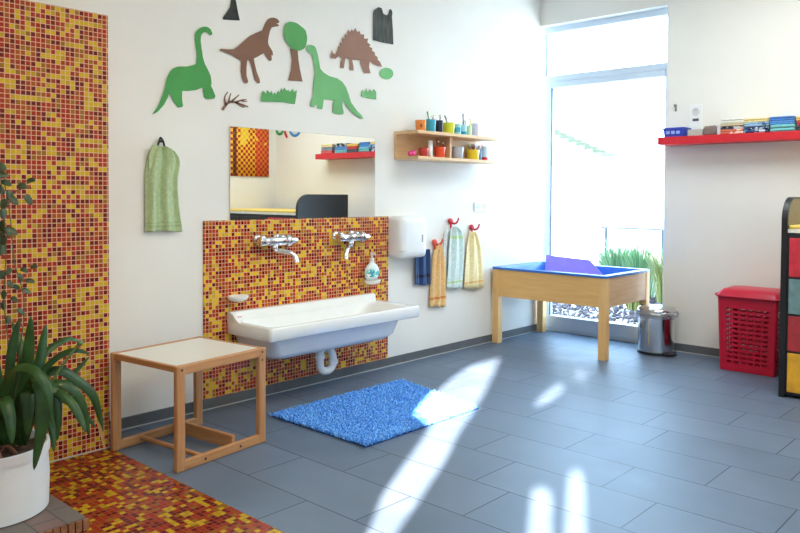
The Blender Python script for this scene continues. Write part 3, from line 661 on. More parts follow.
y1, r1, h1 = cup(240, 303, 132, zt_, ORG, 'orange cup at the left end of the upper shelf board')
mb = MB(); mb.lathe([(0.0, 0), (0.013, 0), (0.013, 0.003)], (XI+r1*0.96*0.72, y1-r1*0.96*0.62, zt_+h1*0.52), 16, mat=Matrix.Rotation(PI/2, 3, 'Y')); tgt = bpy.data.objects['cup']; mb.build('emblem', plain('emblem brown', (90, 60, 50), 0.6), tgt, 40)
y2, r2, h2 = cup(308, 368, 128, zt_, CYA, 'cyan blue cup right of the orange cup')
brush(y2-0.01, zt_, r2, h2, -0.45, plain('green brush', (70, 150, 80), 0.4), 'green toothbrush leaning left in the cyan cup', 0.15)
brush(y2+0.012, zt_, r2, h2, 0.35, plain('red brush', (196, 60, 66), 0.4), 'red toothbrush in the cyan cup', 0.125)
y3, r3, h3 = cup(374, 416, 135, zt_, CUP('black cup', (36, 44, 58)), 'narrow black cup between the cyan and yellow cups', taper=0.97)
brush(y3, zt_, r3, h3, 0.35, plain('grey brush', (112, 104, 112), 0.4), 'grey toothbrush leaning right in the black cup', 0.135)
y4, r4, h4 = cup(424, 492, 150, zt_, YEL, 'lime yellow cup in the middle of the upper board')
brush(y4+0.005, zt_, r4, h4, -0.7, plain('olive brush', (120, 150, 60), 0.4), 'olive green toothbrush leaning left in the lime yellow cup', 0.15)
brush(y4-0.012, zt_, r4, h4, -0.3, plain('pink brush', (226, 170, 186), 0.4), 'pale pink toothbrush in the lime yellow cup', 0.125)
y5, r5, h5 = cup(496, 536, 160, zt_, CUP('aqua glass cup', (150, 206, 216)), 'pale aqua cup with a blue band on the upper board', taper=0.95, band=(0.3, 0.7, CUP('aqua band', (70, 160, 200))))
y6, r6, h6 = cup(540, 574, 165, zt_, CUP('clear teal cup', (170, 216, 222)), 'clear cup with teal bottom on the upper board', taper=0.95, band=(0.02, 0.4, CUP('teal band', (20, 150, 176))))
brush(y6, zt_, r6, h6, -0.15, plain('dark blue brush', (52, 70, 110), 0.4), 'dark blue toothbrush standing tall in the teal-bottomed cup', 0.165)
brush(y6+0.01, zt_, r6, h6, 0.5, plain('lime brush', (150, 200, 90), 0.4), 'lime green toothbrush in the teal-bottomed cup', 0.12)
y7, r7, h7 = cup(577, 608, 172, zt_, CUP('pale green cup', (196, 220, 178)), 'small pale green cup on the upper board', taper=0.9)
brush(y7, zt_, r7, h7, 0.7, plain('yellow brush', (230, 214, 120), 0.4), 'pale yellow toothbrush leaning right in the small green cup', 0.14)
y8, r8, h8 = cup(612, 656, 155, zt_, CUP('lilac cup', (208, 210, 236)), 'lilac white cup at the right end of the upper board', taper=0.9)
# lower board
a = sp(215, 345)
mb = MB(); mb.ico((XI, a.y, zb_+0.024), 0.026, 2, (0.8, 1.3, 0.9)); mb.ico((XI, a.y-0.022, zb_+0.02), 0.02, 2, (0.8, 1, 0.95)); mb.ico((XI, a.y+0.03, zb_+0.034), 0.012, 2); tag(mb.build('bath_toy', plain('pink rubber', (226, 70, 140), 0.4), smooth=180), 'small pink rubber toy at the left end of the lower board', 'toy')
cup(262, 320, 318, zb_, CUP('dark red cup', (196, 66, 60)), 'dark red cup right of the pink toy')
a = sp(337, 270); mb = MB(); hh = max(0.08, a.z-zb_)
mb.lathe([(0.016, 0), (0.017, 0.002), (0.017, 0.02), (0.014, 0.022)], (XI, a.y, zb_+0.0005), 18)
lp = [[Vector((XI+0.015*kx*math.cos(q*PI/9), a.y+0.020*ky*math.sin(q*PI/9), zb_+z)) for q in range(18)] for z, kx, ky in ((0.022, 1, 0.9), (0.06, 0.9, 1.05), (hh*0.85, 0.4, 1.15), (hh, 0.1, 1.2))]
mb.loft(lp); tag(mb.build('toothpaste_tube', WHITE, smooth=60), 'white toothpaste tube standing on its cap beside the red cups', 'tube')
yA, rA, hA = cup(366, 430, 312, zb_, CUP('orange red cup', (240, 86, 52)), 'orange-red cup on the lower board with two brushes')
brush(yA-0.012, zb_, rA, hA, -0.3, plain('crimson brush', (180, 50, 60), 0.4), 'crimson toothbrush in the orange-red cup', 0.125)
brush(yA+0.01, zb_, rA, hA, 0.75, plain('navy brush', (60, 66, 86), 0.4), 'dark toothbrush leaning right in the orange-red cup', 0.13)
cup(426, 444, 325, zb_, CUP('brown cup', (176, 110, 70)), 'brown beaker half hidden behind the orange-red cup', X=0.07, taper=0.95)
cup(486, 550, 312, zb_, CUP('silver grey cup', (186, 190, 204)), 'silver grey cup in the middle of the lower board', taper=0.94)
yB, rB, hB = cup(586, 654, 330, zb_, CUP('yellow cup', (246, 216, 50)), 'yellow cup on the lower board with green brush')
brush(yB-0.01, zb_, rB, hB, -0.75, plain('green brush two', (120, 180, 80), 0.4), 'green toothbrush leaning left in the lower yellow cup', 0.135)
def bottle(zl, zr, zt, m, mcap, label, X=XI):
    a = sp(zl, zt, X); b = sp(zr, zt, X); r = (b.y-a.y)/2*0.8; yc = (a.y+b.y)/2; h = max(0.07, a.z-zb_)
    o = thing('bottle', (X, yc, zb_), label, 'bottle')
    MB().lathe([(r*0.9, 0), (r, 0.004), (r, h*0.68), (r*0.7, h*0.78), (r*0.5, h*0.8)], (X, yc, zb_+0.0005), 20).build('bottle_body', m, o, 50)
    MB().lathe([(r*0.55, h*0.78), (r*0.55, h), (r*0.5, h*1.01)], (X, yc, zb_+0.0005), 18).build('bottle_cap', mcap, o, 50)
bottle(650, 676, 305, CUP('blue bottle', (90, 130, 190)), WHITE, 'slim blue bottle right of the lower yellow cup')
yq = sp(695, 350); ctn = thing('jar', (XI, yq.y, zb_), 'clear round jar with red base at the right end of the lower board', 'jar')
MB().lathe([(0.028, 0), (0.030, 0.003), (0.030, 0.03)], (XI, yq.y, zb_+0.0005), 20).build('jar_base', RED, ctn, 40)
MB().lathe([(0.030, 0.03), (0.032, 0.035), (0.032, 0.10), (0.026, 0.115), (0.02, 0.118)], (XI, yq.y, zb_+0.0005), 20).build('jar_body', CUP('pale blue jar', (198, 220, 236)), ctn, 50)
yq = sp(645, 300, 0.05); bxx = MB().box(0.02, 0.075, yq.y-0.06, yq.y+0.05, zb_+0.0005, zb_+0.135, 0.002)
o = tag(bxx.build('carton', printed('carton print', (238, 236, 236), [(226, 120, 120)], 26, 0.56)), 'white and red carton standing behind the lower yellow cup', 'carton')

# ------------------------------------------------------------------ wooden toddler table
tt = thing('toddler_table', (0.47, -3.93, 0), 'small beech table with open side frames and white top', 'table')
q = {'near': FL(176, 473), 'right': FL(264.5, 442), 'left': FL(115, 446), 'back': FL(200, 421)}
TW, TD, TA = 0.508, 0.545, math.radians(7.0)
tcx = 0.778+TD/2*-math.sin(TA)-TW/2*math.cos(TA); tcy = -4.196+TD/2*math.cos(TA)-TW/2*math.sin(TA)
tt.location = (tcx, tcy, 0); bpy.context.view_layer.update()
TX0, TX1, TY0, TY1, TH = tcx-TW/2, tcx+TW/2, tcy-TD/2, tcy+TD/2, 0.480
def frame_side(xa, xb):
    w = 0.046
    MB().box(xa, xb, TY0, TY0+w, 0.0, TH, 0.006).build('leg', BEECHV, tt)
    MB().box(xa, xb, TY1-w, TY1, 0.0, TH, 0.006).build('leg', BEECHV, tt)
    MB().box(xa+0.001, xb-0.001, TY0+0.01, TY1-0.01, TH-0.045, TH-0.001, 0.005).build('top_rail', BEECH, tt)
    MB().box(xa+0.001, xb-0.001, TY0+0.01, TY1-0.01, 0.001, 0.046, 0.005).build('bottom_rail', BEECH, tt)
    mb = MB()
    for yy, zz in ((TY0+0.026, TH-0.02), (TY1-0.026, TH-0.02), (TY0+0.16, 0.023), (TY1-0.17, 0.023), (TY1-0.026, TH-0.06)):
        MB().lathe([(0.0, 0), (0.006, 0), (0.006, 0.002)], (xb-0.001, yy, zz), 12, mat=Matrix.Rotation(PI/2, 3, 'Y')).build('screw', plain('dark screw', (70, 56, 44), 0.4, 0.5), tt)
frame_side(TX0, TX0+0.028); frame_side(TX1-0.028, TX1)
MB().box(TX0+0.03, TX1-0.03, TY0+0.022, TY1-0.022, TH-0.020, TH-0.004).build('table_top', plain('white laminate', (226, 222, 212), 0.35, var=0.01), tt)
MB().box(TX0+0.028, TX1-0.028, TY0+0.002, TY0+0.022, TH-0.030, TH-0.002, 0.003).build('edge_strip', BEECHX, tt)
MB().box(TX0+0.028, TX1-0.028, TY1-0.022, TY1-0.002, TH-0.030, TH-0.002, 0.003).build('edge_strip', BEECHX, tt)
MB().box(TX0+0.028, TX1-0.028, TY1-0.20, TY1-0.18, 0.010, 0.078, 0.004).build('stretcher', BEECHX, tt)
mb = MB(); mb.tube([(TX0+0.02, TY0+0.16, 0.03), (TX1-0.02, TY0+0.16, 0.03)], 0.012, 12); mb.build('dowel', BEECHX, tt, 60)
tt.rotation_euler.z = TA

# ------------------------------------------------------------------ blue shag rug
rg = thing('rug', (0.77, -2.84, 0), 'bright blue shaggy rug on the grey tiles before the trough', 'rug')
RX0, RX1, RY0, RY1 = 0.392, 1.142, -3.372, -2.295
mb = MB(); NX, NY = 30, 42; g = []
for i in range(NX+1):
    row = []
    for j in range(NY+1):
        row.append(mb.bm.verts.new((RX0+(RX1-RX0)*i/NX, RY0+(RY1-RY0-0.15*i/NX)*j/NY, 0.007+random.uniform(0, 0.004))))
    g.append(row)
for i in range(NX):
    for j in range(NY): mb.face((g[i][j], g[i+1][j], g[i+1][j+1], g[i][j+1]))
ed = [g[i][0] for i in range(NX+1)]+[g[NX][j] for j in range(1, NY+1)]+[g[i][NY] for i in range(NX-1, -1, -1)]+[g[0][j] for j in range(NY-1, 0, -1)]
lo = [mb.bm.verts.new((v.co.x, v.co.y, 0.0005)) for v in ed]
for i in range(len(ed)): mb.face((ed[i], lo[i], lo[(i+1) % len(ed)], ed[(i+1) % len(ed)]))
mb.build('backing', plain('rug backing', (30, 62, 130), 0.9, var=0.1), rg)
V, Fc = [], []
st = 0.0088; y = RY0
while y < RY1:
    x = RX0
    while x < RX1:
        px, py = x+random.uniform(-.004, .004), y+random.uniform(-.004, .004)
        px = min(max(px, RX0), RX1); py = min(max(py, RY0), RY1)
        py = RY0+(py-RY0)*(1-0.15*((px-RX0)/(RX1-RX0))/(RY1-RY0))
        a = random.uniform(0, 6.28); ln = random.uniform(0.012, 0.024); lean = random.uniform(0.004, 0.016); w_ = random.uniform(0.0028, 0.0042)
        tx, ty = px+math.cos(a)*lean, py+math.sin(a)*lean; k = len(V)
        for q_ in range(4): V.append((px+w_*math.cos(a+q_*PI/2), py+w_*math.sin(a+q_*PI/2), 0.006))
        for q_ in range(4): V.append((tx+w_*1.1*math.cos(a+q_*PI/2), ty+w_*1.1*math.sin(a+q_*PI/2), 0.006+ln*0.8))
        V.append((tx+math.cos(a)*0.004, ty+math.sin(a)*0.004, 0.006+ln))
        for q_ in range(4):
            r_ = (q_+1) % 4; Fc.append((k+q_, k+r_, k+4+r_, k+4+q_)); Fc.append((k+4+q_, k+4+r_, k+8))
        x += st
    y += st
me = bpy.data.meshes.new('pile'); me.from_pydata(V, [], Fc); me.materials.append(fibre('blue rug yarn', [(0, lin((64, 136, 228))), (0.55, lin((92, 170, 246))), (1, lin((140, 206, 255)))]))
pl = bpy.data.objects.new('pile', me); COL.objects.link(pl); pl.parent = rg; pl.matrix_parent_inverse = Matrix.Translation(rg.location).inverted(); pl['kind'] = 'stuff'

# ------------------------------------------------------------------ sand and water table
stb = thing('play_table', (0.55, -0.37, 0), 'pale wooden sand and water table with blue tray by the window', 'table')
SX0, SX1, SY0, SY1, SH = 0.03, 1.075, -0.755, 0.012, 0.645
lw_ = 0.062
for (a, b) in ((SX0, SY0), (SX1-lw_, SY0), (SX0, SY1-lw_), (SX1-lw_, SY1-lw_)):
    MB().box(a, a+lw_, b, b+lw_, 0, SH-0.018, 0.003).build('leg', PINEV, stb)
AP = 0.40
MB().box(SX0+lw_-0.001, SX1-lw_+0.001, SY0+0.004, SY0+0.024, AP, SH-0.018, 0.001).build('apron', PINE, stb)
MB().box(SX0+lw_-0.001, SX1-lw_+0.001, SY1-0.024, SY1-0.004, AP, SH-0.018, 0.001).build('apron', PINE, stb)
MB().box(SX0+0.004, SX0+0.024, SY0+lw_-0.001, SY1-lw_+0.001, AP, SH-0.018, 0.001).build('apron', PINEY, stb)
MB().box(SX1-0.024, SX1-0.004, SY0+lw_-0.001, SY1-lw_+0.001, AP, SH-0.018, 0.001).build('apron', PINEY, stb)
mb = MB()
mb.loft([rrect(SX0-0.006, SX1+0.006, SY0-0.006, SY1+0.006, 0.02, SH-0.018), rrect(SX0-0.006, SX1+0.006, SY0-0.006, SY1+0.006, 0.02, SH-0.002), rrect(SX0-0.003, SX1+0.003, SY0-0.003, SY1+0.003, 0.02, SH),
         rrect(SX0+0.045, SX1-0.045, SY0+0.045, SY1-0.045, 0.03, SH), rrect(SX0+0.052, SX1-0.052, SY0+0.052, SY1-0.052, 0.03, SH-0.01), rrect(SX0+0.075, SX1-0.075, SY0+0.075, SY1-0.075, 0.04, SH-0.16)], cap0=False)
mb.build('tray', plain('blue plastic tray', (44, 110, 196), 0.35, var=0.02), stb, 40)['label'] = 'blue plastic tray'
# lilac lid leaning in the tray
a0 = Vector((0.075, 0.0, 0)); 
lidp = [(0.215, 0.0), (0.64, 0.0), (0.79, 0.0), (0.60, 0.160), (0.40, 0.172), (0.155, 0.185)]
def lid3(p, t):
    base = Vector((0.0, -0.215, SH-0.075)); up = Vector((0, 0.62, 0.78)); nrm = Vector((0, -0.78, 0.62))
    return Vector((p[0], 0, 0))+base+up*p[1]*1.0+nrm*t
lidm = MB().prism(lidp, lid3, 0.008)
tag(lidm.build('tray_lid', plain('lilac plastic board', (128, 108, 214), 0.4, var=0.02), bevel=0.002), 'lilac plastic board leaning inside the blue tray', 'lid')

# ------------------------------------------------------------------ pedal bin
bn = thing('pedal_bin', (1.20, -0.165, 0), 'polished steel pedal bin with bag rim beside the window', 'bin')
bc = (1.222, -0.178, 0); BR = 0.143
MB().lathe([(BR*0.99, 0.0), (BR+0.004, 0.004), (BR+0.004, 0.022), (BR, 0.024)], bc, 36).build('base_ring', plain('black plastic', (30, 30, 32), 0.5), bn, 40)
MB().lathe([(BR, 0.022), (BR, 0.305)], bc, 40, False, False).build('bin_body', STEEL, bn, 60)
MB().lathe([(BR+0.003, 0.335), (BR+0.005, 0.340), (BR+0.005, 0.350), (BR-0.005, 0.366), (BR*0.6, 0.376), (0.0, 0.379)], bc, 40).build('lid', plain('brushed lid steel', (214, 216, 220), 0.2, 1.0, var=0.02), bn, 60)
mb = MB(); lp = []
for k, (z, rr) in enumerate(((0.285, 0.004), (0.30, 0.012), (0.318, 0.018), (0.335, 0.012), (0.340, 0.006))):
    lp.append([Vector((bc[0]+(BR+rr+0.006*math.sin(q*1.7+k)*(k > 0)+0.004*math.sin(q*3.1))*math.cos(2*PI*q/48), bc[1]+(BR+rr+0.006*math.sin(q*1.7+k)*(k > 0))*math.sin(2*PI*q/48), z+0.005*math.sin(q*0.9))) for q in range(48)])
mb.loft(lp, False, False)
bag = NT('clear bag film'); trn = bag.n('ShaderNodeBsdfTransparent'); glo = bag.n('ShaderNodeBsdfGlossy'); glo.inputs[1].default_value = 0.2; dif = bag.n('ShaderNodeBsdfDiffuse'); mxa = bag.n('ShaderNodeMixShader'); mxb = bag.n('ShaderNodeMixShader')
dif.inputs[0].default_value = lin((220, 226, 232)); mxa.inputs[0].default_value = 0.4; mxb.inputs[0].default_value = 0.45
bag.l(dif.outputs[0], mxa.inputs[1]); bag.l(glo.outputs[0], mxa.inputs[2]); bag.l(trn.outputs[0], mxb.inputs[1]); bag.l(mxa.outputs[0], mxb.inputs[2]); bag.l(mxb.outputs[0], bag.out.inputs[0])
mb.build('bag_rim', bag.m, bn, 60)
pd = (_R0*0.35-Vector((_F.x, _F.y, 0))).normalized()
pc = Vector(bc)+pd*(BR+0.015); ang = math.atan2(pd.y, pd.x)
mb = MB(); mb.box(-0.02, 0.035, -0.045, 0.045, 0.010, 0.022, 0.004, mat=Matrix.Translation(pc) @ Matrix.Rotation(ang, 4, 'Z')); mb.build('pedal', plain('black pedal', (30, 30, 32), 0.35), bn)
hb = Vector(bc)+Vector((-pd.x, -pd.y, 0))*(BR+0.008)
mb = MB(); mb.box(hb.x-0.03, hb.x+0.03, hb.y-0.012, hb.y+0.004, 0.31, 0.365, 0.004); mb.build('lid_hinge', plain('black hinge', (30, 30, 32), 0.5), bn)

# ------------------------------------------------------------------ red laundry basket
lb = thing('laundry_basket', (2.0, -0.26, 0), 'tall red perforated laundry basket with lid against the wall', 'basket')
REDP = plain('red plastic', (190, 8, 46), 0.35, var=0.02)
LX0, LX1, LY0, LY1, LH = 1.788, 2.185, -0.43, -0.10, 0.540
def cres(cx, cy, w, h, flip):
    up = [(cx-w+2*w*k/6, cy+flip*(h*0.75*math.sin(PI*k/6)+h*0.05)) for k in range(7)]
    dn = [(cx+w-2*w*k/6, cy+flip*(h*0.15*math.sin(PI*k/6)-h*0.75)) for k in range(7)]
    return up+dn
ta = 0.018  # taper
mb = MB()
def sideX(y, s):
    def f(p, t):
        k = p[1]/LH; a = LX0+ta*(1-k); b = LX1-ta*(1-k); return Vector((a+(b-a)*p[0], y+s*(ta*(1-k))+t*s, p[1]+0.002))
    return f
def sideY(x, s):
    def f(p, t):
        k = p[1]/LH; a = LY0+ta*(1-k); b = LY1-ta*(1-k); return Vector((x+s*(ta*(1-k))+t*s, a+(b-a)*p[0], p[1]+0.002))
    return f
def hp_(cols):
    hs = []; rows = 12
    for c in range(cols):
        for r in range(rows):
            cx = 0.11+0.78*(c+0.5)/cols; cz = 0.05+(LH-0.13)*(r+0.5)/rows
            hs.append(cres(cx, cz, 0.78/cols*0.40, (LH-0.13)/rows*0.36, 1 if c % 2 == 0 else -1))
    return [(0, 0), (1, 0), (1, LH), (0, LH)], hs
for f, c in ((sideX(LY0, 1), 6), (sideX(LY1, -1), 6), (sideY(LX0, 1), 5), (sideY(LX1, -1), 5)):
    o_, h_ = hp_(c); mb.holed(o_, h_, f, 0.003)
mb.box(LX0+ta, LX1-ta, LY0+ta, LY1-ta, 0.002, 0.006)
for cx, cy in ((LX0, LY0), (LX1, LY0), (LX0, LY1), (LX1, LY1)):
    sx_ = 1 if cx == LX0 else -1; sy_ = 1 if cy == LY0 else -1
    mb.tube([(cx+sx_*(ta+0.006), cy+sy_*(ta+0.006), 0.004), (cx+sx_*0.007, cy+sy_*0.007, LH)], 0.012, 8)
for zz, ex in ((0.012, -ta+0.002), (0.028, -ta+0.003)):
    mb.loft([rrect(LX0-ex, LX1+ex, LY0-ex, LY1+ex, 0.02, zz-0.008), rrect(LX0-ex, LX1+ex, LY0-ex, LY1+ex, 0.02, zz+0.008)])
mb.build('basket_body', REDP, lb)
e = 0.012
mb = MB(); mb.loft([rrect(LX0-e, LX1+e, LY0-e, LY1+e, 0.03, LH-0.012), rrect(LX0-e-0.012, LX1+e+0.012, LY0-e-0.006, LY1+e, 0.03, LH), rrect(LX0-e, LX1+e, LY0-e, LY1+e, 0.03, LH+0.008)]); mb.build('rim', REDP, lb, 40)
mb = MB(); mb.loft([rrect(LX0-0.008, LX1+0.008, LY0-0.008, LY1+0.008, 0.03, LH+0.006), rrect(LX0+0.002, LX1-0.002, LY0+0.004, LY1-0.004, 0.03, LH+0.030), rrect(LX0+0.018, LX1-0.018, LY0+0.03, LY1-0.02, 0.04, LH+0.046), rrect(LX0+0.06, LX1-0.06, LY0+0.09, LY1-0.06, 0.04, LH+0.052)]); mb.build('lid', REDP, lb, 50)
mb = MB(); mb.tube([(LX0-0.038, LY0+0.06, LH-0.002), (LX0-0.042, LY0+0.16, LH-0.002), (LX0-0.038, LY0+0.26, LH-0.002)], 0.009, 8); mb.tube([(LX0-0.005, LY0+0.06, LH-0.002), (LX0-0.04, LY0+0.06, LH-0.002)], 0.009, 8); mb.tube([(LX0-0.005, LY0+0.26, LH-0.002), (LX0-0.04, LY0+0.26, LH-0.002)], 0.009, 8); mb.build('handle', REDP, lb, 60)

# ------------------------------------------------------------------ changing unit with coloured drawers
un = thing('drawer_unit', (3.1, -0.5, 0), 'black framed drawer unit with red teal and yellow fronts and curved end panel', 'cabinet')
UX0, UX1, UY0, UY1 = 2.340, 3.87, -0.925, -0.205; UT = 1.03
mb = MB(); R_ = 0.15; ZT = 1.250
prof = [(UY1, 0), (UY1, ZT)]+[(UY0+R_-R_*math.sin(a*PI/20), ZT-R_+R_*math.cos(a*PI/20)) for a in range(0, 11)]+[(UY0, 0)]
mb.prism(prof, lambda p, t: Vector((UX0+t, p[0], p[1])), 0.034)
mb.build('end_panel', BLACK, un)
mb = MB(); prof2 = [(UY1-0.01, UT+0.03), (UY1-0.01, ZT-0.012)]+[(UY0+R_-(R_-0.012)*math.sin(a*PI/20), ZT-R_+(R_-0.012)*math.cos(a*PI/20)) for a in range(0, 11)]+[(UY0+0.012, UT+0.03)]
mb.prism(prof2, lambda p, t: Vector((UX0+0.034+t, p[0], p[1])), 0.002); mb.build('panel_lining', plain('grey beige laminate', (140, 133, 114), 0.6, var=0.02), un)
mb = MB(); mb.box(UX0+0.034, UX1, UY0+0.012, UY1, 0.02, UT-0.002); mb.build('carcass', plain('black carcass', (34, 35, 40), 0.5), un)
MB().box(UX0+0.034, UX1, UY0+0.008, UY1, UT-0.002, UT+0.022, 0.002).build('worktop', plain('off-white worktop', (226, 222, 206), 0.4), un)
MB().box(UX0+0.040, UX1, UY0+0.010, UY1-0.005, UT+0.022, UT+0.046, 0.008).build('changing_mat', plain('yellow vinyl mat', (236, 202, 96), 0.45, var=0.02), un)['label'] = 'yellow mat on the worktop'
DR = plain('red felt front', (206, 46, 62), 0.6, var=0.12, scale=14); DT = plain('teal front', (112, 142, 142), 0.6, var=0.12, scale=14); DR2 = plain('dark red front', (178, 52, 58), 0.6, var=0.12, scale=14); DY = plain('amber yellow front', (238, 172, 44), 0.55, var=0.12, scale=10)
zs = [1.002, 0.748, 0.518, 0.287, 0.030]
names = ['red drawer front', 'teal drawer front', 'dark red drawer front', 'amber yellow drawer front']
xa = UX0+0.046
for k, m in enumerate((DR, DT, DR2, DY)):
    o = MB().box(xa, xa+0.470, UY0+0.004, UY0+0.020, zs[k+1]+0.008, zs[k]-0.006, 0.003).build('drawer', m, un); o['label'] = names[k]
    zc_ = (zs[k]+zs[k+1])/2+0.06
    mb = MB(); mb.tube([(xa+0.21, UY0+0.003, zc_), (xa+0.21, UY0-0.014, zc_), (xa+0.29, UY0-0.014, zc_), (xa+0.29, UY0+0.003, zc_)], 0.006, 8); mb.build('handle', BLACK, o)
for k in range(2):
    MB().box(xa+0.49+k*0.495, xa+0.96+k*0.495, UY0+0.004, UY0+0.020, 0.038, 0.996, 0.003).build('cabinet_door', BLACK, un)

# ------------------------------------------------------------------ red shelf with folded cloths
# front edge seen in the photo runs from x = 657 to beyond the frame
SHD = 0.20
rs = MB(); fx0 = BW(657.5, 140, -SHD).x; zt1 = BW(657.5, 137.4, -SHD).z; zb1 = BW(657.5, 145.0, -SHD).z
rs.box(fx0, 2.90, -SHD, -0.0005, zb1, zt1, 0.002)
tag(rs.build('red_shelf', RED), 'long red floating shelf on the window wall', 'shelf')
ZS = zt1+0.0006
def sx(px): return BW(px, 130, -0.12).x+(0.022 if px > 705 else 0.0)
bb = thing('storage_basket', ((sx(665)+sx(687))/2, -0.11, ZS), 'small blue plastic basket at the left end of the red shelf', 'basket')
BLU = plain('blue plastic basket', (52, 72, 190), 0.35, var=0.03)
xa, xb = sx(665.5), sx(687)
mb = MB(); mb.loft([rrect(xa+0.008, xb-0.008, -0.17, -0.05, 0.012, ZS), rrect(xa, xb, -0.178, -0.042, 0.014, ZS+0.066), rrect(xa+0.004, xb-0.004, -0.174, -0.046, 0.014, ZS+0.066), rrect(xa+0.012, xb-0.012, -0.166, -0.054, 0.012, ZS+0.004)]); mb.build('basket_body', BLU, bb, 40)
mb = MB(); mb.loft([rrect(xa-0.005, xb+0.005, -0.184, -0.036, 0.014, ZS+0.060), rrect(xa-0.005, xb+0.005, -0.184, -0.036, 0.014, ZS+0.072), rrect(xa+0.004, xb-0.004, -0.175, -0.045, 0.012, ZS+0.072), rrect(xa+0.004, xb-0.004, -0.175, -0.045, 0.012, ZS+0.060)], False, False); mb.build('rim', BLU, bb)
xm = (xa+xb)/2
mb = MB()
for k in range(3): mb.box(xm-0.055+0.04*k, xm-0.028+0.04*k, -0.1800, -0.1755, ZS+0.022, ZS+0.046)
mb.build('slot', plain('pale blue slot', (150, 170, 230), 0.5), bb)
xa, xb = sx(690), sx(704.5)
tag(MB().box(xa, xb, -0.17, -0.06, ZS, ZS+0.050, 0.003).build('small_box', plain('grey cardboard', (176, 174, 166), 0.8)), 'low grey box right of the blue basket', 'box')
def crumple(x0, x1, y0, y1, z0, h, jit, seed):
    rnd = random.Random(seed); mb = MB(); lp = []
    for k, (t, s) in enumerate(((0, 0.96), (0.2, 1.03), (0.6, 1.0), (0.85, 0.95), (1.0, 0.8))):
        w_, d_ = (x1-x0)*s/2, (y1-y0)*s/2; cx, cy = (x0+x1)/2, (y0+y1)/2
        lp.append([Vector((p.x+rnd.uniform(-jit, jit), p.y+rnd.uniform(-jit, jit), z0+h*t+(rnd.uniform(-jit, jit)*0.6 if k else 0))) for p in rrect(cx-w_, cx+w_, cy-d_, cy+d_, min(w_, d_)*0.4, 0, 4)])
    return mb.loft(lp)
tag(crumple(sx(704.8), sx(715.5), -0.165, -0.06, ZS, 0.072, 0.006, 3).build('folded_bag', plain('taupe cloth', (128, 110, 106), 0.9), smooth=180), 'taupe cloth bundle between grey box and cloth stacks', 'cloth')
tag(MB().box(sx(716), sx(719.6), -0.165, -0.06, ZS, ZS+0.075, 0.004).build('folded_card', plain('pale card', (206, 206, 208), 0.8)), 'pale upright card packet left of the first cloth stack', 'packet')
def folded(x0, x1, z0, h, m, label, seed, group):
    """one folded cloth: two or three plies with a rounded fold at the front"""
    rnd = random.Random(seed); mb = MB(); plies = 2; d0 = -0.185+rnd.uniform(0, 0.012); dx = rnd.uniform(-0.005, 0.005)
    for k in range(plies):
        za, zb = z0+h*k/plies, z0+h*(k+1)/plies
        r = (zb-za)/2; prof = [(d0+r-r*math.sin(a*PI/8), za+r-r*math.cos(a*PI/8)) for a in range(9)]+[(-0.04, zb), (-0.04, za)]
        cols = 8; lp = []
        for c in range(cols+1):
            xx = x0+dx+(x1-x0)*c/cols; w_ = 0.002*math.sin(c*1.3+seed) if 0 < c < cols else 0
            lp.append([Vector((xx, yy+w_, zz-(0.0015 if c in (0, cols) and zz > za+r else 0))) for yy, zz in prof])
        mb.loft(lp)
    tag(mb.build('folded_cloth', m, smooth=50), label, 'folded cloth', group)
cream, beige = cloth('ivory cloth', (226, 222, 210)), cloth('beige cloth', (208, 192, 158))
sky, teal = cloth('sky blue cloth', (84, 142, 208)), cloth('aqua cloth', (112, 184, 186))
g1, g2, g3, g4, g5, g6, g7 = ['folded cloths on the red shelf, stack %s' % s for s in ('beside the pale packet', 'in the middle', 'of blue cloths', 'with the red cloth', 'of dark prints', 'of blue cloths near the end', 'at the far end')]
xa, xb = sx(720.5), sx(743); z = ZS
for h, m, lab in ((0.036, printed('rust print', (206, 110, 84), [(236, 214, 196)], 30, 0.55), 'rust printed folded cloth at the bottom of the first stack'),
                  (0.022, printed('dark white print', (60, 60, 76), [(226, 224, 220)], 26, 0.5), 'dark and white printed folded cloth in the first stack'),
                  (0.022, beige, 'beige folded cloth in the first stack under the ivory one'), (0.034, cream, 'ivory folded cloth on top of the first stack')):
    folded(xa, xb, z, h, m, lab, len(lab), g1); z += h+0.0006
xa, xb = sx(744), sx(768); z = ZS
for h, m, lab in ((0.046, printed('navy print', (44, 66, 110), [(198, 210, 216), (112, 160, 190)], 22, 0.52), 'navy and white printed folded cloth at the bottom of the second stack'),
                  (0.030, printed('light blue print', (150, 184, 214), [(70, 96, 140)], 26, 0.58), 'light blue folded cloth in the middle of the second stack'),
                  (0.032, cloth('straw yellow cloth', (232, 206, 142)), 'straw yellow folded cloth on top of the second stack')):
    folded(xa, xb, z, h, m, lab, len(lab), g2); z += h+0.0006
xa, xb = sx(769), sx(793); z = ZS
for h, m, lab in ((0.052, teal, 'aqua folded cloth under the sky blue one'), (0.026, sky, 'sky blue folded cloth lying directly on the aqua one'), (0.030, cloth('blue cloth', (70, 124, 194)), 'blue folded cloth on top of the aqua and sky blue pair')):
    folded(xa, xb, z, h, m, lab, len(lab), g3); z += h+0.0006
xa = sx(795.5); xb = xa+0.17; z = ZS
for h, m, lab in ((0.036, cloth('charcoal cloth', (72, 76, 86)), 'charcoal folded cloth under the red one at the photo edge'), (0.032, cloth('red cloth', (204, 52, 54)), 'red folded cloth at the right photo edge'), (0.030, cloth('yellow cloth', (232, 190, 92)), 'yellow folded cloth on top of the red one')):
    folded(xa, xb, z, h, m, lab, len(lab), g4); z += h+0.0006
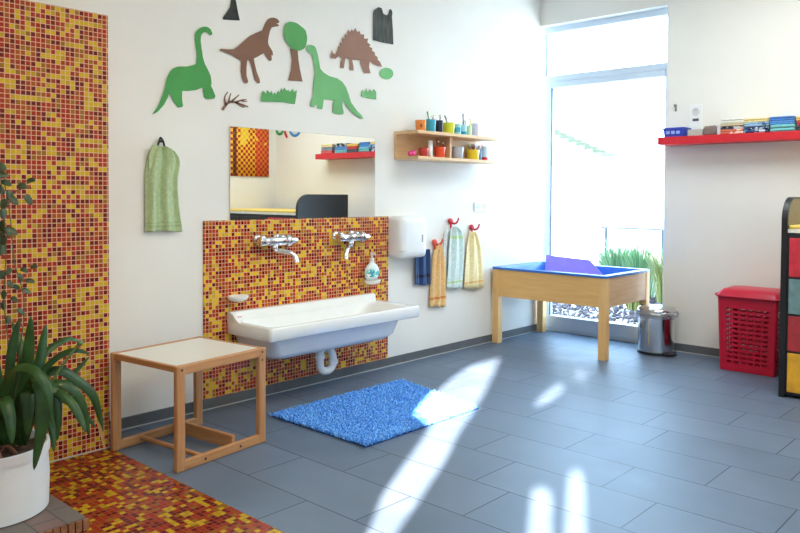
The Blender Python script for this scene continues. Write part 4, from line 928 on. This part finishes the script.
for (xa, ws_, g_, ls) in ((2.40, 0.20, g5, (('tl', teal, 'aqua folded cloth in the stack right of the red cloth, reflected in the mirror'), ('sk', sky, 'sky blue folded cloth on the aqua one, reflected in the mirror'), ('dk', printed('dark grey print', (60, 62, 70), [(190, 190, 190)], 24), 'dark printed folded cloth topping the second stack in the mirror'))),
                          (2.63, 0.19, g7, (('rd', cloth('rose cloth', (206, 96, 92)), 'rose folded cloth at the shelf end, reflected in the mirror'), ('bl', cloth('grey blue cloth', (120, 136, 156)), 'grey blue folded cloth at the shelf end, reflected in the mirror'), ('yl', cloth('pale yellow cloth', (236, 214, 156)), 'pale yellow folded cloth topping the end stack in the mirror')))):
    z = ZS
    for q_, m, lab in ls:
        h = 0.11/len(ls); folded(xa, xa+ws_, z, h, m, lab, len(lab), g_); z += h+0.0006

# ------------------------------------------------------------------ what the mirror shows of the other walls
mb = MB(); g = []
for i in range(17):
    row = []
    for j in range(3): row.append(mb.bm.verts.new((3.876+0.004*math.sin(i*0.9), -0.69+0.575*i/16, 1.468+0.64*j/2)))
    g.append(row)
for a, b in zip(g, g[1:]):
    for j in range(2): mb.face((a[j], a[j+1], b[j+1], b[j]))
wh = tag(mb.build('wall_hanging', checked(), smooth=180, solid=0.004), 'red and yellow checked textile seen hanging in the mirror', 'wall hanging')
mb = MB(); mb.tube([(3.872, -0.72, 2.11), (3.872, -0.085, 2.11)], 0.012, 10); mb.build('hanging_rod', BEECH, wh, 60)
def arc(cx, cz, r, a0, a1, m, name, parent=None, off=0.004):
    k = 16; up = [(cx+r*math.cos(a0+(a1-a0)*i/k), cz+r*math.sin(a0+(a1-a0)*i/k)) for i in range(k+1)]
    dn = [(cx+(r-0.032)*math.cos(a0+(a1-a0)*i/k), cz+(r-0.032)*math.sin(a0+(a1-a0)*i/k)) for i in range(k, -1, -1)]
    return MB().prism(up+dn, lambda p, t: Vector((p[0], -off-t, p[1])), 0.003).build(name, m, parent)
o = arc(3.80, 2.075, 0.085, PI*0.9, PI*2.1, plain('green paint', (40, 150, 70), 0.6), 'green_ring'); tag(o, 'green half ring on the wall, seen at the mirror top', 'wall decoration')
rw = thing('wall_ring', (3.47, 0, 2.08), 'blue, white and red ring on the wall, seen at the mirror top', 'wall decoration')
arc(3.50, 2.08, 0.125, PI*1.02, PI*2.2, plain('sky paint', (50, 130, 200), 0.6), 'blue_arc', rw); arc(3.50, 2.08, 0.078, PI*1.1, PI*1.95, WHITE, 'white_arc', rw); arc(3.56, 2.06, 0.15, PI*1.72, PI*2.0, plain('red paint', (200, 40, 60), 0.6), 'red_arc', rw, 0.009)

# ------------------------------------------------------------------ plinth, pot and plants
def paving():
    t = NT('paver plinth'); g = t.n('ShaderNodeNewGeometry'); sxx = t.n('ShaderNodeSeparateXYZ'); t.l(g.outputs['Position'], sxx.inputs[0])
    bt = t.n('ShaderNodeTexBrick'); cb = t.n('ShaderNodeCombineXYZ'); t.l(sxx.outputs[0], cb.inputs[0]); t.l(sxx.outputs[1], cb.inputs[1])
    t.l(cb.outputs[0], bt.inputs['Vector']); bt.inputs['Scale'].default_value = 1.0; bt.inputs['Brick Width'].default_value = 0.16; bt.inputs['Row Height'].default_value = 0.10; bt.inputs['Mortar Size'].default_value = 0.004
    bt.inputs['Color1'].default_value = lin((104, 98, 92)); bt.inputs['Color2'].default_value = lin((122, 92, 86)); bt.inputs['Mortar'].default_value = lin((78, 74, 70))
    t.l(bt.outputs[0], t.b.inputs['Base Color']); t.b.inputs['Roughness'].default_value = 0.6; return t.m
pz = 0.048
pn = thing('paver_plinth', (0.6, -5.2, 0), 'low plinth of grey-brown pavers under the white pot', 'plinth')
MB().box(0.226, 1.03, -5.75, -4.725, 0.003, pz, 0.002).build('paver_top', paving(), pn)
mb = MB(); y = -5.74
while y < -4.74: mb.box(1.030, 1.040, y, y+0.022, 0.003, pz-0.004); y += 0.027
mb.build('edge_bricks', plain('clinker edge', (140, 92, 62), 0.7, var=0.2, scale=30), pn)

# pot: depth taken from the front of its foot on the plinth
PF = FL(-8, 531, pz); dvec = Vector((_F.x, _F.y, 0)).normalized()
PRB, PRT, PH = 0.196, 0.198, 0.252
rv = PF-CP; rv.z = 0; rv.normalize(); PC = PF+rv*PRB; PC = Vector((PC.x, PC.y, pz))
PD = (PC-CP).dot(_F)
pt = thing('flower_pot', PC, 'white round plastic flower pot on the paver plinth', 'pot')
MB().lathe([(PRB-0.006, 0.001), (PRB, 0.005), (PRB+0.004, PH*0.5), (PRT-0.004, PH-0.035), (PRT+0.004, PH-0.033), (PRT+0.004, PH-0.002), (PRT, PH), (PRT-0.008, PH), (PRT-0.012, PH-0.06)], PC, 48, True, False).build('pot_body', plain('white pot plastic', (232, 232, 230), 0.4, var=0.01), pt, 40)
mb = MB(); n = 28; ctr = mb.bm.verts.new(PC+Vector((0, 0, PH-0.035))); ring = []
lp = []
for rr in (0.178, 0.12, 0.05):
    lp.append([PC+Vector((rr*math.cos(2*PI*i/n), rr*math.sin(2*PI*i/n), PH-0.045+random.uniform(0, 0.025))) for i in range(n)])
mb.loft(lp, False, True); mb.build('soil', plain('bark soil', (70, 52, 40), 0.95, var=0.4, scale=40, bump=0.6), pt, 40)
# strap-leaved plant
sp_ = thing('strap_leaf_plant', PC+Vector((0, 0, PH-0.03)), 'dark green plant with long arching strap leaves in the white pot', 'plant')
def ribbon(mb, pts, w, fold=0.25, n=7, tipw=0.12):
    L = spline(pts, n); N = len(L); rows = []
    for i, p in enumerate(L):
        t = i/(N-1); d = (L[min(i+1, N-1)]-L[max(i-1, 0)]).normalized()
        view = (CP-p).normalized(); side = d.cross(view+Vector((0, 0, 0.6))).normalized(); nrm = side.cross(d).normalized()
        prof = min(1.0, 0.45+1.6*t)*(1.0 if t < 0.6 else max(tipw*0.3, math.cos((t-0.6)/0.4*PI/2)**0.7)); ww = w*prof/2
        rows.append([mb.bm.verts.new(p-side*ww+nrm*ww*fold), mb.bm.verts.new(p), mb.bm.verts.new(p+side*ww+nrm*ww*fold)])
    for a, b in zip(rows, rows[1:]):
        for k in range(2): mb.face((a[k], a[k+1], b[k+1], b[k]))
LEAFD = plain('dark strap leaf', (44, 78, 36), 0.4, var=0.22, scale=10, spec=0.4)
leaves = [  # control points in the photo with depth offsets in metres, width
    ([(18,445,0),(24,410,0),(28,360,-.03),(31,316,-.06)], .045), ([(24,445,0),(34,405,0),(40,362,.02),(46,324,.05)], .040),
    ([(10,445,0),(8,400,.02),(12,350,.04),(20,318,.06)], .034), ([(2,445,0),(0,400,-.05),(-10,350,-.08),(-25,330,-.1)], .04),
    ([(-2,445,-.03),(2,400,-.10),(14,372,-.16),(32,370,-.2),(46,388,-.22),(53,428,-.22)], .036),
    ([(22,440,0),(32,392,0),(50,364,.02),(72,351,.05),(90,354,.08)], .026),
    ([(26,442,0),(40,384,.02),(58,371,.05),(78,382,.09),(94,398,.12),(103,432,.14)], .040),
    ([(24,442,0),(40,396,0),(58,384,.02),(74,392,.04),(84,410,.06),(89,436,.07)], .036),
    ([(24,444,0),(38,402,-.04),(54,392,-.06),(70,402,-.08),(80,418,-.09),(86,432,-.10)], .032),
    ([(18,440,-.02),(28,396,-.08),(37,378,-.14),(44,392,-.18),(42,424,-.2),(34,470,-.21)], .056),
    ([(22,442,0),(34,398,-.02),(48,386,-.05),(56,398,-.07),(58,420,-.08),(57,441,-.08)], .034),
    ([(16,445,0),(20,410,-.05),(26,392,-.10),(28,412,-.13),(27,436,-.14)], .044),
    ([(20,445,0),(34,420,.06),(56,398,.12),(76,372,.16),(90,356,.2)], .022),
    ([(10,445,0),(4,412,-.06),(-8,390,-.12),(-20,400,-.16)], .04), ([(12,445,0),(16,400,.05),(22,356,.10),(12,322,.14)], .036),
    ([(6,445,0),(2,420,-.10),(4,400,-.18),(10,418,-.22),(12,445,-.23)], .042), ([(20,445,0),(40,412,.04),(60,400,.1),(80,410,.16),(96,428,.2)], .030),
    ([(14,445,0),(24,398,.08),(44,356,.16),(66,340,.24),(80,342,.3)], .028), ([(0,445,0),(-10,420,.05),(-26,400,.1),(-40,420,.12)], .04),
    ([(20,446,0),(30,420,-.06),(44,410,-.1),(52,430,-.12),(54,452,-.13)], .030)]
mb = MB()
for pts, w_ in leaves: ribbon(mb, [DP(a, b, PD+c) for a, b, c in pts], w_)
mb.build('foliage', LEAFD, sp_, 180, fixn=False, solid=0.0012)
mb = MB()
for pts in ([(97,420,.12),(101,432,.13),(105,450,.14)], [(60,384,.02),(66,395,.02),(70,408,.02)]): ribbon(mb, [DP(a, b, PD+c) for a, b, c in pts], 0.012)
mb.build('dry_tip', plain('dry leaf tip', (182, 140, 84), 0.7), sp_, fixn=False, solid=0.001)
mb = MB(); mb.tube(spline([DP(22, 440, PD), DP(40, 402, PD), DP(62, 366, PD+.02), DP(79, 344, PD+.04)], 5), 0.005, 8); mb.ico(DP(80, 343, PD+.04), 0.012, 2); mb.build('flower_stalk', plain('green stalk', (84, 112, 60), 0.5), sp_, 180)
mb = MB()
for k in range(9):
    a = k*0.7; mb.tube(spline([PC+Vector((0.03*math.cos(a), 0.03*math.sin(a), PH-0.05)), PC+Vector((0.06*math.cos(a), 0.06*math.sin(a), PH-0.005)), PC+Vector((0.10*math.cos(a), 0.10*math.sin(a), PH-0.04))], 4), 0.008, 6)
mb.build('roots', plain('fleshy roots', (128, 84, 56), 0.8, var=0.2), sp_, 180)
p = DP(56, 435, PD-.15)
# climbing plant at the left edge
cp_ = thing('climbing_plant', PC+Vector((0, 0, PH-0.03)), 'thin-stemmed climbing plant with small leaves at the left photo edge', 'plant')
mb = MB()
stems = [[(4,445,.02),(2,400,.03),(8,350,.04),(4,300,.05),(6,250,.05),(2,200,.06),(0,160,.06)], [(6,445,.03),(12,390,.05),(20,350,.06),(24,300,.07),(14,260,.07),(10,215,.06),(4,180,.06)], [(8,445,.02),(16,388,.05),(26,362,.07),(34,340,.08)], [(6,200,.06),(18,190,.06),(32,188,.06)], [(4,445,.0),(-2,390,.0),(-6,330,.02),(0,290,.03)]]
for s_ in stems: mb.tube(spline([DP(a, b, PD+c) for a, b, c in s_], 5), 0.0022, 6)
mb.build('stems', plain('brown green stem', (92, 84, 54), 0.7), cp_, 180)
mb = MB()
lv = [(2,176,0),(22,187,14),(31,182,-8),(10,196,70),(4,204,110),(13,201,40),(3,214,80),(2,226,100),(8,232,60),(12,232,30),(4,241,120),(2,250,90),(24,271,20),(34,268,-10),(10,285,50),(16,288,20),(26,292,30),(4,295,100),(3,306,80),(20,278,60),(8,320,70),(2,168,40),(28,200,60),(6,184,20),(1,236,150),(14,300,30),(20,312,50),(30,282,10),(2,275,100),(0,190,60),(9,272,120)]
for (a, b, ang) in lv:
    c0 = DP(a, b, PD+.05+random.uniform(-.02, .02)); th = math.radians(ang); ln = 0.042 if b < 260 else 0.032
    d = (_R*math.cos(th)-_U*math.sin(th)+_F*random.uniform(-.4, .4)).normalized()
    ribbon(mb, [c0-d*ln*0.5, c0-d*ln*0.1+_U*0.004, c0+d*ln*0.55], ln*0.62, 0.3, 4)
mb.build('foliage', plain('small dark leaf', (58, 78, 50), 0.4, var=0.2, scale=14, spec=0.6), cp_, 180, fixn=False, solid=0.001)

# ------------------------------------------------------------------ light
W = bpy.data.worlds.new('sky'); SC.world = W; W.use_nodes = True
bg = W.node_tree.nodes['Background']; bg.inputs[0].default_value = (0.50, 0.75, 1.0, 1); bg.inputs[1].default_value = 10.4
def light(name, typ, loc, energy, color, rot=None, **kw):
    l = bpy.data.lights.new(name, typ); l.energy = energy; l.color = color
    for k, v in kw.items(): setattr(l, k, v)
    o = bpy.data.objects.new(name, l); o.location = loc; COL.objects.link(o)
    if rot: o.rotation_euler = rot
    return o
s = light('sun', 'SUN', (5, -9, 6), 62.0, (1.0, 0.96, 0.88), angle=math.radians(0.75))
s.rotation_euler = SUN.to_track_quat('-Z', 'Y').to_euler()
po = light('window_portal', 'AREA', (0.6, 0.28, 1.4), 1.0, (1, 1, 1), (-PI/2, 0, 0), shape='RECTANGLE', size=1.5, size_y=2.8); po.data.cycles.is_portal = True
light('ceiling_fill_near', 'AREA', (2.6, -4.6, 3.07), 42.0, (1.0, 0.87, 0.58), shape='RECTANGLE', size=1.6, size_y=1.6)  # added warm fill standing for the interior light; fixture unseen
light('ceiling_fill_far', 'AREA', (2.5, -1.6, 3.07), 55.0, (0.88, 0.97, 1.0), shape='RECTANGLE', size=1.4, size_y=1.4)  # added cool fill to brighten the window wall; no fixture known
q_ = Vector((5.12, -4.9, 1.7)); tq = (Vector((2.6, -2.0, 0.2))-q_).to_track_quat('-Z', 'Y').to_euler()
light('side_fill', 'AREA', q_, 58.0, (0.42, 0.72, 1.0), tq, shape='RECTANGLE', size=1.3, size_y=1.6)  # added blue fill for floor and window wall; no window built there
SC.view_settings.view_transform = 'Standard'; SC.view_settings.look = 'None'; SC.view_settings.exposure = 0.14
SC.cycles.use_denoising = True
SC.cycles.max_bounces = 8; SC.cycles.transparent_max_bounces = 16; SC.cycles.caustics_reflective = False; SC.cycles.caustics_refractive = False
SC.cycles.sample_clamp_indirect = 8.0
